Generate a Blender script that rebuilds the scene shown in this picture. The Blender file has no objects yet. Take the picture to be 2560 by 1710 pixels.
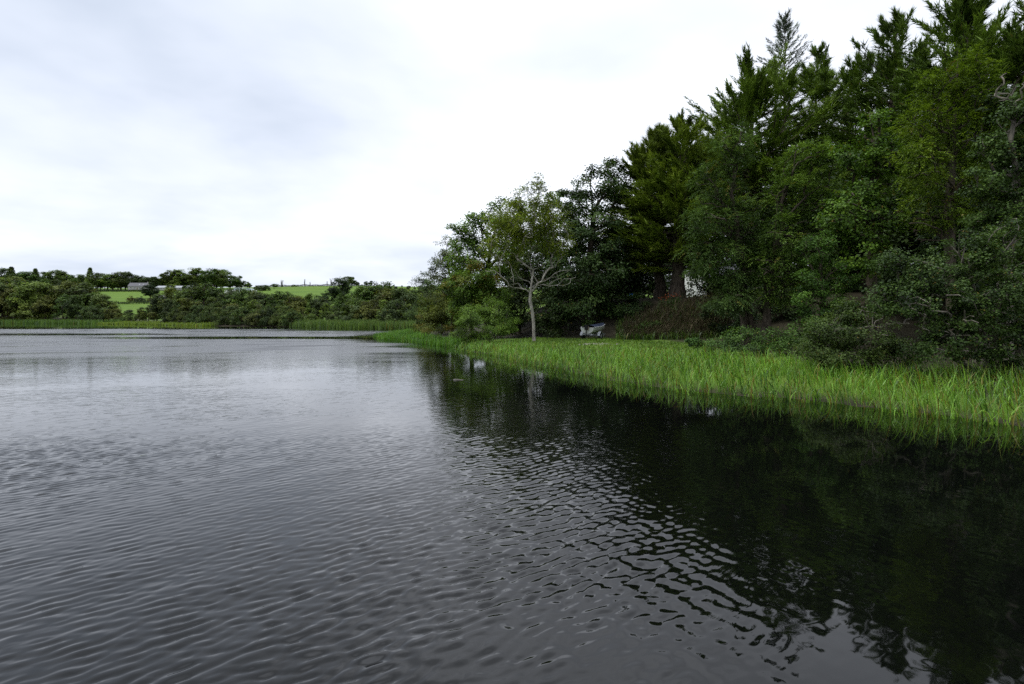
import bpy, math
import numpy as np
from mathutils import Vector, Matrix

# ------------------------------------------------------------------ camera, sky, sun, exposure
sc = bpy.context.scene
F, HOR, H = 1422.0, 795.0, 2.2          # focal length and horizon of the 2560 px photograph, eye height over the lake
cd = bpy.data.cameras.new('camera'); cam = bpy.data.objects.new('camera', cd)
sc.collection.objects.link(cam); sc.camera = cam
cd.sensor_width = 36.0; cd.lens = F / 2560 * 36.0; cd.shift_y = -(855 - HOR) / 2560
cd.clip_start = 0.05; cd.clip_end = 6000
cam.location = (0, 0, H); cam.rotation_euler = (math.radians(90), 0, 0)

SUN_EL, SUN_AZ = math.radians(56), math.radians(-98)      # azimuth from +Y, negative = left
w = bpy.data.worlds.new('World'); sc.world = w; w.use_nodes = True
nt = w.node_tree; N = nt.nodes; L = nt.links; N.clear()
def node(t, **kw):
    n = N.new(t)
    for k, v in kw.items():
        if k == 'op': n.operation = v
        else: setattr(n, k, v)
    return n
def vmath(op, a, b=None):
    n = node('ShaderNodeVectorMath', op=op)
    for i, s in enumerate((a, b)):
        if s is None: continue
        if hasattr(s, 'links'): L.new(s, n.inputs[i])
        else: n.inputs[i].default_value = s
    return n.outputs['Value'] if op in ('DOT_PRODUCT', 'LENGTH') else n.outputs[0]
def fmath(op, a, b=None, c=None, clamp=False):
    n = node('ShaderNodeMath', op=op); n.use_clamp = clamp
    for i, s in enumerate((a, b, c)):
        if s is None: continue
        if hasattr(s, 'links'): L.new(s, n.inputs[i])
        else: n.inputs[i].default_value = s
    return n.outputs[0]
def mixc(fac, a, b, blend='MIX'):
    n = node('ShaderNodeMix'); n.data_type = 'RGBA'; n.blend_type = blend
    for s, i in ((fac, 0), (a, 6), (b, 7)):
        if hasattr(s, 'links'): L.new(s, n.inputs[i])
        else: n.inputs[i].default_value = s if i == 0 else (*s, 1)[:4]
    return n.outputs[2]
def noise(vec, scale, detail=2, rough=.5, dims='3D', dist=0.0, out='Fac'):
    n = node('ShaderNodeTexNoise'); n.noise_dimensions = dims
    n.inputs['Scale'].default_value = scale; n.inputs['Detail'].default_value = detail
    n.inputs['Roughness'].default_value = rough; n.inputs['Distortion'].default_value = dist
    if vec is not None: L.new(vec, n.inputs['Vector'])
    return n.outputs[out]
def mapr(v, a, b, c, d, smooth=False):
    n = node('ShaderNodeMapRange'); n.interpolation_type = 'SMOOTHSTEP' if smooth else 'LINEAR'
    L.new(v, n.inputs[0])
    for i, q in enumerate((a, b, c, d)): n.inputs[i + 1].default_value = q
    return n.outputs[0]

gen = node('ShaderNodeTexCoord').outputs['Generated']
sep = node('ShaderNodeSeparateXYZ'); L.new(gen, sep.inputs[0])
den = fmath('ADD', fmath('MAXIMUM', sep.outputs[2], 0.0), 0.16)
com = node('ShaderNodeCombineXYZ')
L.new(fmath('DIVIDE', sep.outputs[0], den), com.inputs[0]); L.new(fmath('DIVIDE', sep.outputs[1], den), com.inputs[1])
com.inputs[2].default_value = 3.7
cl = noise(com.outputs[0], .55, 5, .52, dist=.35)
cl2 = noise(com.outputs[0], 1.9, 4, .5, dist=.2)
dens = fmath('ADD', fmath('MULTIPLY', cl, .72), fmath('MULTIPLY', cl2, .28))
# the overcast is thicker to the left of the view and thinnest ahead, where it shows white
side = fmath('ADD', mapr(sep.outputs[0], -.60, .05, .05, -.005, True), fmath('MULTIPLY', mapr(sep.outputs[0], -.55, .0, 1.0, 0.0, True), mapr(sep.outputs[2], .22, .65, 0.0, .20, True)))
low = mapr(sep.outputs[2], 0.0, .22, .07, 0.0, True)
dens = fmath('ADD', fmath('MULTIPLY', fmath('SUBTRACT', dens, .5), 1.25), .49)
thin = mapr(vmath('DOT_PRODUCT', gen, (.055, .968, .245)), .982, .9995, 0.0, -.20, True)      # cloud wearing thin over the wood
dens = fmath('ADD', fmath('ADD', fmath('ADD', dens, side), low), thin)
ramp = node('ShaderNodeValToRGB'); L.new(dens, ramp.inputs[0])
e = ramp.color_ramp.elements
e[0].position = .34; e[0].color = (1.14, 1.19, 1.30, 1)
e[1].position = .95; e[1].color = (.40, .46, .57, 1)
for q, c_ in ((.46, (.81, .85, .94)), (.60, (.70, .75, .85)), (.74, (.57, .63, .74))):
    m_ = ramp.color_ramp.elements.new(q); m_.color = (*c_, 1)
sky = node('ShaderNodeTexSky'); sky.sky_type = 'NISHITA'; sky.sun_disc = False
sky.sun_elevation = SUN_EL; sky.sun_rotation = SUN_AZ
cloud_boost = vmath('SCALE', ramp.outputs[0]); L.new(mapr(sep.outputs[2], .76, 1.0, 10.0, 30.0, True), cloud_boost.node.inputs['Scale'])  # extra brightness put into the cloud overhead, out of view, to light the trees
col = mixc(.95, sky.outputs[0], cloud_boost)
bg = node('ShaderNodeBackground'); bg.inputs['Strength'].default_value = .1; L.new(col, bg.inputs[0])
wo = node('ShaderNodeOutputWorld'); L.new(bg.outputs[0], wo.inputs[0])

sd = bpy.data.lights.new('sun', 'SUN'); sun = bpy.data.objects.new('sun', sd); sc.collection.objects.link(sun)
sd.energy = 1.5; sd.angle = math.radians(24); sd.color = (1, .97, .92)
sdir = Vector((math.sin(SUN_AZ) * math.cos(SUN_EL), math.cos(SUN_AZ) * math.cos(SUN_EL), math.sin(SUN_EL)))
sun.rotation_euler = sdir.to_track_quat('Z', 'Y').to_euler(); sun.location = sdir * 100
vs = sc.view_settings; vs.view_transform = 'Standard'; vs.look = 'None'; vs.exposure = 0.36; vs.gamma = 1.0
sc.render.engine = 'CYCLES'
cy = sc.cycles
cy.max_bounces = 5; cy.diffuse_bounces = 2; cy.glossy_bounces = 3; cy.transmission_bounces = 3; cy.transparent_max_bounces = 4
cy.use_denoising = False; cy.caustics_reflective = False; cy.caustics_refractive = False
cy.sample_clamp_indirect = 6

# ------------------------------------------------------------------ helpers
R = np.random.default_rng(11)
COL = sc.collection
def norm(v): return v / np.maximum(np.linalg.norm(v, axis=-1, keepdims=True), 1e-9)
def ss(a, b, x):
    t = np.clip((x - a) / (b - a), 0, 1); return t * t * (3 - 2 * t)
def X(px, D): return (px - 1280.0) / F * D
def Z(py, D): return H + (HOR - py) * D / F

def mesh(name, verts, faces, mat=None, attrs=None, smooth=False):
    me = bpy.data.meshes.new(name)
    verts = np.asarray(verts, np.float32); faces = [np.asarray(f, np.int32) for f in (faces if isinstance(faces, list) else [faces])]
    faces = [f for f in faces if len(f)]
    me.vertices.add(len(verts)); me.vertices.foreach_set('co', verts.ravel())
    sizes = np.concatenate([np.full(len(f), f.shape[1]) for f in faces])
    me.loops.add(int(sizes.sum())); me.polygons.add(len(sizes))
    me.polygons.foreach_set('loop_start', np.concatenate([[0], np.cumsum(sizes)[:-1]]).astype(np.int32))
    me.loops.foreach_set('vertex_index', np.concatenate([f.ravel() for f in faces]))
    me.update(calc_edges=True)
    for k, (dom, v) in (attrs or {}).items():
        a = me.attributes.new(k, 'FLOAT', dom); a.data.foreach_set('value', np.asarray(v, np.float32))
    if smooth: me.polygons.foreach_set('use_smooth', np.ones(len(sizes), bool))
    if mat: me.materials.append(mat)
    return me
def link(name, data, parent=None, loc=(0, 0, 0), color=None):
    o = bpy.data.objects.new(name, data); COL.objects.link(o)
    o.location = loc
    if parent: o.parent = parent
    if color: o.color = (*color, 1)
    return o
def tag(o, label=None, cat=None, group=None, kind=None):
    for k, v in (('label', label), ('category', cat), ('group', group), ('kind', kind)):
        if v: o[k] = v
    return o
class MB:
    """boxes, prisms and tubes gathered into one mesh"""
    def __init__(s): s.v = []; s.f = []; s.n = 0
    def add(s, v, f):
        v = np.asarray(v, float); s.v.append(v); s.f += [[i + s.n for i in q] for q in f]; s.n += len(v); return s
    def box(s, a, b, bev=0):
        a, b = np.minimum(a, b), np.maximum(a, b)
        v = [(x, y, z) for z in (a[2], b[2]) for y in (a[1], b[1]) for x in (a[0], b[0])]
        return s.add(v, [(0, 2, 3, 1), (4, 5, 7, 6), (0, 1, 5, 4), (1, 3, 7, 5), (3, 2, 6, 7), (2, 0, 4, 6)])
    def tube(s, p, q, r0, r1=None, n=8, cap=True):
        r1 = r0 if r1 is None else r1
        p, q = np.array(p, float), np.array(q, float); d = norm(q - p)
        u = norm(np.cross(d, [0, 0, 1.0] if abs(d[2]) < .9 else [1.0, 0, 0])); w_ = np.cross(d, u)
        a = np.arange(n) / n * 2 * math.pi
        ring = np.cos(a)[:, None] * u + np.sin(a)[:, None] * w_
        f = [(i, (i + 1) % n, n + (i + 1) % n, n + i) for i in range(n)]
        if cap: f += [tuple(range(n - 1, -1, -1)), tuple(range(n, 2 * n))]
        return s.add(np.vstack([p + ring * r0, q + ring * r1]), f)
    def build(s, name, mat, parent=None, smooth=False, loc=(0, 0, 0)):
        me = bpy.data.meshes.new(name)
        me.from_pydata(np.vstack(s.v).tolist(), [], [tuple(q) for q in s.f]); me.materials.append(mat)
        if smooth: me.polygons.foreach_set('use_smooth', np.ones(len(me.polygons), bool))
        me.update(); return link(name, me, parent, loc)

# ------------------------------------------------------------------ materials
def newmat(name):
    global nt, N, L
    m = bpy.data.materials.new(name); m.use_nodes = True; nt = m.node_tree; N = nt.nodes; L = nt.links; N.clear()
    return m
def out(sh):
    o = node('ShaderNodeOutputMaterial'); L.new(sh, o.inputs[0])
def princ(colr, rough=.6, spec=.3, normal=None, metal=0.0):
    p = node('ShaderNodeBsdfPrincipled')
    if hasattr(colr, 'links'): L.new(colr, p.inputs['Base Color'])
    else: p.inputs['Base Color'].default_value = (*colr, 1)
    if hasattr(rough, 'links'): L.new(rough, p.inputs['Roughness'])
    else: p.inputs['Roughness'].default_value = rough
    p.inputs['Specular IOR Level'].default_value = spec; p.inputs['Metallic'].default_value = metal
    if normal is not None: L.new(normal, p.inputs['Normal'])
    return p.outputs[0]
def attr(name):
    n = node('ShaderNodeAttribute'); n.attribute_name = name; return n.outputs['Fac']
def plain(name, c1, c2, scale=4, rough=.7, spec=.25, bump=.2, bscale=None, metal=0.0):
    m = newmat(name); tc = node('ShaderNodeTexCoord').outputs['Object']
    f = noise(tc, scale, 5, .6)
    b = node('ShaderNodeBump'); b.inputs['Strength'].default_value = bump; b.inputs['Distance'].default_value = .03
    L.new(noise(tc, bscale or scale * 5, 4, .6), b.inputs['Height'])
    out(princ(mixc(mapr(f, .3, .7, 0, 1), c1, c2), rough, spec, b.outputs[0], metal)); return m

def leafmat(name, trans=.34, rough=.55, spec=.18):
    m = newmat(name)
    oi = node('ShaderNodeObjectInfo')
    t = attr('tone'); d = attr('dry')
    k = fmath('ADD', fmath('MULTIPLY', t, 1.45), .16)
    base = vmath('SCALE', oi.outputs['Color']); L.new(k, base.node.inputs['Scale'])
    hs = node('ShaderNodeHueSaturation'); L.new(base, hs.inputs['Color'])
    L.new(fmath('ADD', fmath('MULTIPLY', t, -.025), .512), hs.inputs['Hue'])
    c = mixc(d, hs.outputs[0], (.20, .135, .022))
    tr = node('ShaderNodeBsdfTranslucent'); L.new(mixc(.5, c, (1.0, 1.0, .35), 'MULTIPLY'), tr.inputs[0])
    mx = node('ShaderNodeMixShader'); mx.inputs[0].default_value = trans
    L.new(princ(c, rough, spec), mx.inputs[1]); L.new(tr.outputs[0], mx.inputs[2])
    out(mx.outputs[0]); return m
M_LEAF = leafmat('leaf_foliage')
M_GLOSSY = leafmat('glossy_leaf_foliage', .28, .5, .16)
M_NEEDLE = leafmat('needle_foliage', .12, .65, .2)
M_BLADE = leafmat('grass_blade', .35, .40, .40)
M_DRY = plain('dry_brush', (.070, .058, .032), (.165, .135, .080), 1.5, .9, .1)

def barkmat(name, c1, c2, vs_=6.0):
    m = newmat(name); tc = node('ShaderNodeTexCoord').outputs['Object']
    mp = node('ShaderNodeMapping'); L.new(tc, mp.inputs[0]); mp.inputs['Scale'].default_value = (vs_, vs_, vs_ * .3)
    f = noise(mp.outputs[0], 1.0, 6, .65); g = noise(tc, .9, 3, .5)
    c = mixc(mapr(f, .38, .62, 0, 1), c1, c2)
    c = mixc(mapr(g, .5, .68, 0, .65), c, (.045, .055, .022))
    b = node('ShaderNodeBump'); b.inputs['Strength'].default_value = .6; b.inputs['Distance'].default_value = .04; L.new(f, b.inputs['Height'])
    out(princ(c, .85, .15, b.outputs[0])); return m
M_BARK = barkmat('brown_bark', (.035, .027, .02), (.11, .088, .066))
M_PALE = barkmat('pale_bark', (.20, .18, .15), (.42, .39, .34), 5)
M_GREYBARK = barkmat('grey_bark', (.09, .08, .065), (.22, .195, .16), 5)
M_TWIG = plain('dead_twig', (.20, .18, .16), (.36, .33, .30), 2, .8, .2)

# ground: grass with soil where nothing but litter grows
M_GROUND = newmat('ground')
tc = node('ShaderNodeTexCoord').outputs['Object']
g1 = noise(tc, .05, 5, .6); g2 = noise(tc, 1.6, 6, .65); g3 = noise(tc, 14, 3, .6)
grass = mixc(mapr(g1, .35, .65, 0, 1), (.060, .118, .016), (.092, .155, .020))
grass = mixc(mapr(g2, .35, .75, 0, .7), grass, (.110, .165, .026))
mp = node('ShaderNodeMapping'); L.new(tc, mp.inputs[0]); mp.inputs['Scale'].default_value = (.004, .05, 1); mp.inputs['Rotation'].default_value = (0, 0, .12)
grass = mixc(mapr(noise(mp.outputs[0], 1.0, 3), .45, .62, 0, .5), grass, (.120, .185, .026))
soil = mixc(mapr(g2, .3, .7, 0, 1), (.018, .016, .010), (.045, .039, .024))
cg = mixc(attr('soil'), grass, soil)
cg = mixc(attr('bare'), cg, mixc(g2, (.16, .10, .055), (.24, .19, .13)))
b = node('ShaderNodeBump'); b.inputs['Strength'].default_value = .8; b.inputs['Distance'].default_value = .06; L.new(g3, b.inputs['Height'])
out(princ(cg, .9, .1, b.outputs[0]))

# lake: dark peaty water whose ripples tilt the surface; 'amp' is how much wind reaches each place
M_WATER = newmat('lake_water')
tc = node('ShaderNodeTexCoord').outputs['Object']
def rot(vec, deg, su, sv):
    mp = node('ShaderNodeMapping'); mp.vector_type = 'TEXTURE' if False else 'POINT'
    L.new(vec, mp.inputs[0]); a = math.radians(deg)
    mp.inputs['Rotation'].default_value = (0, 0, -a)
    s2 = node('ShaderNodeVectorMath', op='MULTIPLY'); L.new(mp.outputs[0], s2.inputs[0]); s2.inputs[1].default_value = (su, sv, 1)
    return s2.outputs[0]
def height(off):
    p = vmath('ADD', tc, off)
    a = noise(rot(p, 38, 2.3, 8.4), 1.0, 1.5, .45, '2D', .25)     # wind ripples, crests running away to the right
    b_ = noise(rot(p, 50, .9, 3.1), 1.0, 1, .4, '2D', .2)
    c = noise(rot(p, -58, 3.4, 7.5), 1.0, 1, .4, '2D', .3)        # a weaker crossing train
    d = noise(p, 1.1, 1, .4, '2D')
    s = fmath('MULTIPLY', fmath('MULTIPLY', a, a), .040)
    s = fmath('ADD', s, fmath('MULTIPLY', b_, .026))
    s = fmath('ADD', s, fmath('MULTIPLY', c, .013))
    s = fmath('ADD', s, fmath('MULTIPLY', noise(rot(p, 42, 8.5, 21), 1.0, 1, .5, '2D', .3), .0075))
    return fmath('ADD', s, fmath('MULTIPLY', d, .012))
EPS = .006
h0, hx, hy = height((0, 0, 0)), height((EPS, 0, 0)), height((0, EPS, 0))
gust = mapr(noise(rot(tc, 15, .10, .30), 1.0, 3, .55, '2D'), .3, .7, .45, 1.45)
amp = fmath('MULTIPLY', fmath('MULTIPLY', attr('fine'), attr('amp')), fmath('MULTIPLY', gust, .34))
kx = fmath('MULTIPLY', fmath('DIVIDE', fmath('SUBTRACT', h0, hx), EPS), amp)
ky = fmath('MULTIPLY', fmath('DIVIDE', fmath('SUBTRACT', h0, hy), EPS), amp)
cx = node('ShaderNodeCombineXYZ'); L.new(kx, cx.inputs[0]); L.new(ky, cx.inputs[1]); nrm = vmath('NORMALIZE', vmath('ADD', node('ShaderNodeNewGeometry').outputs['Normal'], cx.outputs[0]))
p = node('ShaderNodeBsdfPrincipled'); p.inputs['Base Color'].default_value = (.0018, .0022, .0018, 1)
rg = fmath('ADD', fmath('MULTIPLY', fmath('MULTIPLY', attr('rough'), gust), .25), .03); L.new(rg, p.inputs['Roughness']); p.inputs['IOR'].default_value = 1.37; L.new(nrm, p.inputs['Normal'])
out(p.outputs[0])

# ------------------------------------------------------------------ lake outline, terrain
LAKE = np.array([(22, -60), (12.5, -12), (11.2, 0), (10.3, 8), (9.66, 11.1), (9.1, 12.1), (8.4, 13.2), (7.6, 14.6), (6.6, 15.3), (5.0, 16.3),
    (3.9, 17.7), (2.15, 22), (.71, 25.6), (-.9, 32), (-3.4, 36.8), (-4.6, 42), (-7.5, 50), (-12.4, 57), (-15.8, 68), (-16.2, 78), (-13, 90), (-13, 100), (-19, 107),
    (-31, 117), (-52, 138), (-66, 147), (-81, 154), (-120, 190), (-151, 213), (-216, 240), (-300, 262), (-460, 250), (-560, 80), (-520, -160), (-200, -260), (20, -200)], float)
def sdf(x, y):
    """distance to the shoreline, negative on the lake"""
    x = np.asarray(x, float); y = np.asarray(y, float); P = np.stack([x.ravel(), y.ravel()], 1)
    d = np.full(len(P), 1e18); inside = np.zeros(len(P), bool); n = len(LAKE)
    for i in range(n):
        a, b_ = LAKE[i], LAKE[(i + 1) % n]; ab = b_ - a; ap = P - a
        t = np.clip((ap @ ab) / (ab @ ab), 0, 1); q = ap - t[:, None] * ab
        d = np.minimum(d, (q ** 2).sum(1))
        cond = (a[1] > P[:, 1]) != (b_[1] > P[:, 1])
        with np.errstate(divide='ignore', invalid='ignore'):
            xi = a[0] + (P[:, 1] - a[1]) / (b_[1] - a[1]) * ab[0]
        inside ^= cond & (P[:, 0] < xi)
    d = np.sqrt(d); d[inside] *= -1
    return d.reshape(x.shape)
def ground(x, y):
    x = np.asarray(x, float); y = np.asarray(y, float)
    d = sdf(x, y) + .25 * np.sin(x * 1.7 + y * .6) * np.cos(y * 1.3 - x * .4)
    z = np.where(d < 0, np.maximum(-1.6, d * .35), -.10 + .52 * (1 - np.exp(-np.maximum(d, 0) / 4)) + .006 * np.clip(d, 0, 60))
    t = np.maximum(0, y - 250); z = z + .085 * np.where(t < 25, t * t / 50, t - 12.5) * np.where(y < 720, 1, 1) - .085 * np.maximum(0, y - 735) * 1.02
    z = z + 3.5 * np.exp(-((x + 215) / 130) ** 2 - ((y - 690) / 110) ** 2)
    bank = ((x - 7.5) * 9 + (y - 47) * 10.5) / 13.83
    z = z + 3.5 * ss(0, 8, bank) * ss(-4, 6, x) * ss(1, 9, d) * (1 - ss(110, 200, y))
    z = z + .05 * np.sin(x * .9) * np.sin(y * .8 + 1) * ss(0, 3, d)
    return z
def gz(x, y): return float(ground(np.array([x]), np.array([y]))[0])

def grid(xs, ys):
    gx, gy = np.meshgrid(xs, ys); nx, ny = len(xs), len(ys)
    i = np.arange(nx * ny).reshape(ny, nx)
    f = np.stack([i[:-1, :-1], i[:-1, 1:], i[1:, 1:], i[1:, :-1]], -1).reshape(-1, 4)
    return gx.ravel(), gy.ravel(), f
def lines(*segs):
    return np.unique(np.concatenate([np.arange(a, b + 1e-6, s) for a, b, s in segs]))
gx, gy, gf = grid(lines((-2400, -400, 200), (-400, -60, 8), (-60, -24, 3), (-24, 40, .8), (40, 80, 4), (80, 400, 40), (400, 2400, 200)),
                  lines((-800, -60, 80), (-60, 0, 6), (0, 72, .9), (72, 160, 3), (160, 760, 10), (760, 3000, 140)))
gzv = ground(gx, gy); gd = sdf(gx, gy)
bank = ((gx - 7.5) * 9 + (gy - 47) * 10.5) / 13.83
near = (gx > -30) & (gx < 90) & (gy > -40) & (gy < 130)
soil = np.where(near, ss(-1.0, .6, bank) * (1 - ss(15, 19, bank)), 0)
soil = np.maximum(soil, np.where(near & (gx < 9), ss(49.5, 51.5, gy), 0))
soil = np.maximum(soil, np.where(gx > 11, ss(0, 1.5, gx - 11) * (gy < 60), 0))
soil = np.maximum(soil, np.where((gy > 95) & (gd < 45), 1, 0) * (gd > .0))
soil = np.maximum(soil, (gd < 2.2) * (1 - ss(1.0, 2.2, gd)))
soil = np.clip(soil, 0, 1)
bare = np.exp(-(((gx - 6.3) / .9) ** 2 + ((gy - 38.5) / 1.3) ** 2)) * .9
gme = mesh('ground', np.stack([gx, gy, gzv], 1), gf, M_GROUND, {'soil': ('POINT', soil), 'bare': ('POINT', bare)}, True)
tag(link('ground', gme), 'grassy ground around the lake rising to green hills', kind='structure')

FX0, FX1, FY0, FY1 = -11.2, 6.4, 1.6, 12.4                      # the part of the lake where single ripples can be seen
def wind(x, y):
    """how far the wind ruffles the water at a place"""
    din = -sdf(x, y)
    ay = np.interp(y + 1.5 * np.sin(x * .05), [0, 44, 52, 57, 59, 65, 67, 69, 88, 95, 100, 131, 133, 136, 139, 180, 186, 191, 196, 300],
                   [1, 1.05, 1.0, .9, .02, .02, .8, 1.1, 1.0, .6, .015, .015, .5, .5, .015, .015, .35, .35, .015, .015])
    left = 1 - ss(-55, -30, x)                                   # the wind reaches further out on the open left side
    ay = np.where(y > 55, ay * (1 - left) + left * np.interp(y, [55, 70, 76, 82, 88, 110, 118, 300], [1, .55, .10, .5, 1, .8, .02, .015]), ay)
    a1 = 1 - .92 * ss(-.9, .95, x - .30 * y + .25 * np.sin(y * 1.1))
    a1 = a1 * (1 - .62 * ss(-1.0, .4, x) * (1 - ss(3.7, 5.0, y)))
    a1 = np.where(y > 25, a1 + (1 - a1) * ss(25, 40, y), a1)
    sh = np.where((x > -22) & (y < 105), ss(.3, 6.5, din + .6 * np.sin(y * .7)), 1)
    return np.clip(ay * a1 * (.10 + .90 * sh), 0, 2)
def ripples(x, y):
    """a short-crested sea of small waves, crests sharpened; returns the displaced points"""
    r = np.random.default_rng(2024); dx = np.zeros_like(x); dy = np.zeros_like(x); dz = np.zeros_like(x)
    a = wind(x, y) * (.80 + .45 * np.sin(x * .55 + .9 * np.sin(y * .41)) * np.sin(y * .37 + x * .21))
    right = ss(-1.8, .8, x - .30 * y); a = a * np.interp(y, [2, 4.5, 8, 12], [1.15, 1.0, .72, .5])
    for k in range(100):
        if k < 64: lam = math.exp(r.normal(math.log(.098), .26)); th = math.radians(131 + r.normal(0, 19)); sl = .0340; w_ = 1 - .45 * right
        elif k < 76: lam = math.exp(r.uniform(math.log(.35), math.log(1.1))); th = math.radians(135 + r.normal(0, 25)); sl = .0075; w_ = 1
        else: lam = math.exp(r.normal(math.log(.15), .33)); th = math.radians(28 + r.normal(0, 22)); sl = .0175; w_ = .55 + .75 * right
        lam = max(lam, .068)
        kx, ky = math.cos(th), math.sin(th); kk = 2 * math.pi / lam; A = sl * 1.414 / kk * a * w_
        ph = kk * (kx * x + ky * y) + r.uniform(0, 6.283)
        dz += A * np.sin(ph); dx -= .9 * A * kx * np.cos(ph); dy -= .9 * A * ky * np.cos(ph)
    e_ = np.minimum(np.minimum(x - FX0, FX1 - x) / .8, np.minimum((y - FY0) / .4, (FY1 - y) / 3.0)); e_ = np.clip(e_, 0, 1)
    return np.stack([x + dx * e_, y + dy * e_, dz * e_], 1), e_
# sheet of the whole lake with the finely modelled part let into it
xs = np.unique(np.concatenate([lines((-560, -240, 16), (-240, -120, 4), (-120, -45, 1.5), (-45, -11.8, .6), (7.0, 24, .6)), np.linspace(FX0, FX1, 37)]))
ys = np.unique(np.concatenate([lines((-260, -20, 20), (-20, 0, 2), (0, 1.1, .55), (13.0, 46, .6), (47, 150, 1), (150, 270, 4)), np.linspace(FY0, FY1, 25)]))
wx, wy, wf = grid(xs, ys)
cxm, cym = wx[wf].mean(1), wy[wf].mean(1); wf = wf[~((cxm > FX0) & (cxm < FX1) & (cym > FY0) & (cym < FY1))]
fx, fy, ff = grid(np.linspace(FX0, FX1, 601), FY0 + (FY1 - FY0) * (np.linspace(0, 1, 381) ** 1.4))
fp, fe = ripples(fx, fy)
wp = np.vstack([np.stack([wx, wy, np.zeros_like(wx)], 1), fp])
wa = np.concatenate([wind(wx, wy), wind(fx, fy)])
yy_ = np.concatenate([wy, fy]); fine = np.concatenate([np.ones(len(wx)), 1 - .62 * fe]) * np.interp(yy_, [0, 12, 20, 30, 48], [.5, .36, .22, .24, .32])
rough = np.clip(wa, 0, 1) * ss(22, 44, yy_)
lake = link('lake', mesh('lake', wp, np.vstack([wf, ff + len(wx)]), M_WATER, {'amp': ('POINT', wa), 'fine': ('POINT', fine), 'rough': ('POINT', rough)}, True))
tag(lake, 'dark rippled lake reflecting the overcast sky', kind='structure')

# ------------------------------------------------------------------ vegetation builders
def kites(P, T, Nn, Ln, Wd, fold=.18, wpos=.45):
    """one folded kite-shaped leaf for each point: base, side, tip, side"""
    T = norm(T); B = norm(np.cross(Nn, T)); Nn = np.cross(T, B)
    Ln = np.broadcast_to(Ln, len(P))[:, None]; Wd = np.broadcast_to(Wd, len(P))[:, None]
    m_ = P + T * Ln * wpos + Nn * Wd * fold
    V = np.stack([P, m_ + B * Wd * .5, P + T * Ln, m_ - B * Wd * .5], 1).reshape(-1, 3)
    return V, np.arange(len(P) * 4).reshape(-1, 4)
def rand_unit(n, r=R): return norm(r.normal(size=(n, 3)))

def sweep(chains, sides=6):
    """tubes along polylines with a radius at each point"""
    V, Fq, n0 = [], [], 0
    a = np.arange(sides) / sides * 2 * math.pi
    for pts, rad in chains:
        pts = np.asarray(pts, float); rad = np.asarray(rad, float); k = len(pts)
        if k < 2: continue
        t = np.gradient(pts, axis=0); t = norm(t)
        u = np.cross(t[0], [.3, .9, .1]); u = u / np.linalg.norm(u)
        for i in range(k):
            u = u - t[i] * (u @ t[i]); u = u / max(np.linalg.norm(u), 1e-9); v = np.cross(t[i], u)
            V.append(pts[i] + rad[i] * (np.cos(a)[:, None] * u + np.sin(a)[:, None] * v))
        for i in range(k - 1):
            q = n0 + i * sides + np.arange(sides); q2 = n0 + i * sides + (np.arange(sides) + 1) % sides
            Fq.append(np.stack([q, q2, q2 + sides, q + sides], 1))
        n0 += k * sides
    return np.vstack(V), np.vstack(Fq)

def skeleton(trunk, targets, r_base, r_tip, r, droop=.0):
    """grow limbs from a trunk polyline to every target; returns chains (points, radii)"""
    pos = [np.array(p_, float) for p_ in trunk]; par = [-1] + list(range(len(trunk) - 1))
    plen = [0.0]
    for i in range(1, len(trunk)): plen.append(plen[-1] + np.linalg.norm(pos[i] - pos[i - 1]))
    nskip = max(1, int(len(trunk) * .3))
    c0 = pos[-1]
    order = np.argsort(np.linalg.norm(targets - c0 * .5 - pos[len(trunk) // 2] * .5, axis=1))
    for j in order:
        p_ = targets[j]; A = np.array(pos); d = np.linalg.norm(A - p_, axis=1)
        cost = d + .28 * np.array(plen) + np.maximum(0, A[:, 2] - p_[2] + .2 * d) * 1.6
        cost[:nskip] += 1e3
        i = int(np.argmin(cost)); a = pos[i]; dist = d[i]
        if dist < .05: continue
        k = 3 if dist > .8 else 2
        last = i
        for s in range(1, k + 1):
            f_ = s / k; q = a + (p_ - a) * f_ + r.normal(size=3) * dist * .07 * (f_ < 1)
            q[2] += math.sin(f_ * math.pi) * dist * (.10 - droop)
            pos.append(q); par.append(last); plen.append(plen[last] + dist / k); last = len(pos) - 1
    n = len(pos); load = np.zeros(n); ch = [[] for _ in range(n)]
    for i in range(1, n): ch[par[i]].append(i)
    for i in range(n - 1, -1, -1): load[i] = 1 if not ch[i] else sum(load[c] for c in ch[i])
    rad = r_tip + (r_base - r_tip) * (load / load[0]) ** .52
    zt = np.array([p_[2] for p_ in trunk])
    chains = []; todo = [0]
    while todo:
        s = todo.pop(); cur = s; pts, rr = [], []
        if par[s] >= 0: pts.append(pos[par[s]]); rr.append(min(rad[par[s]], rad[s] * 1.3))
        while True:
            pts.append(pos[cur]); rr.append(rad[cur])
            if not ch[cur]: break
            m = max(ch[cur], key=lambda c: load[c]); todo += [c for c in ch[cur] if c != m]; cur = m
        rr = np.array(rr)
        if s == 0: rr[0] *= 1.35
        chains.append((pts, rr))
    return chains

def lobes_world(lobes, D):
    return [(np.array([X(px, D + dd), D + dd, Z(py, D + dd)]), np.array([rx * (D + dd) / F, (rx * .55 + ry * .45) * (D + dd) / F * dz, ry * (D + dd) / F]))
            for (px, py, dd, rx, ry, *q) in lobes for dz in [q[0] if q else 1.0]]

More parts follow.
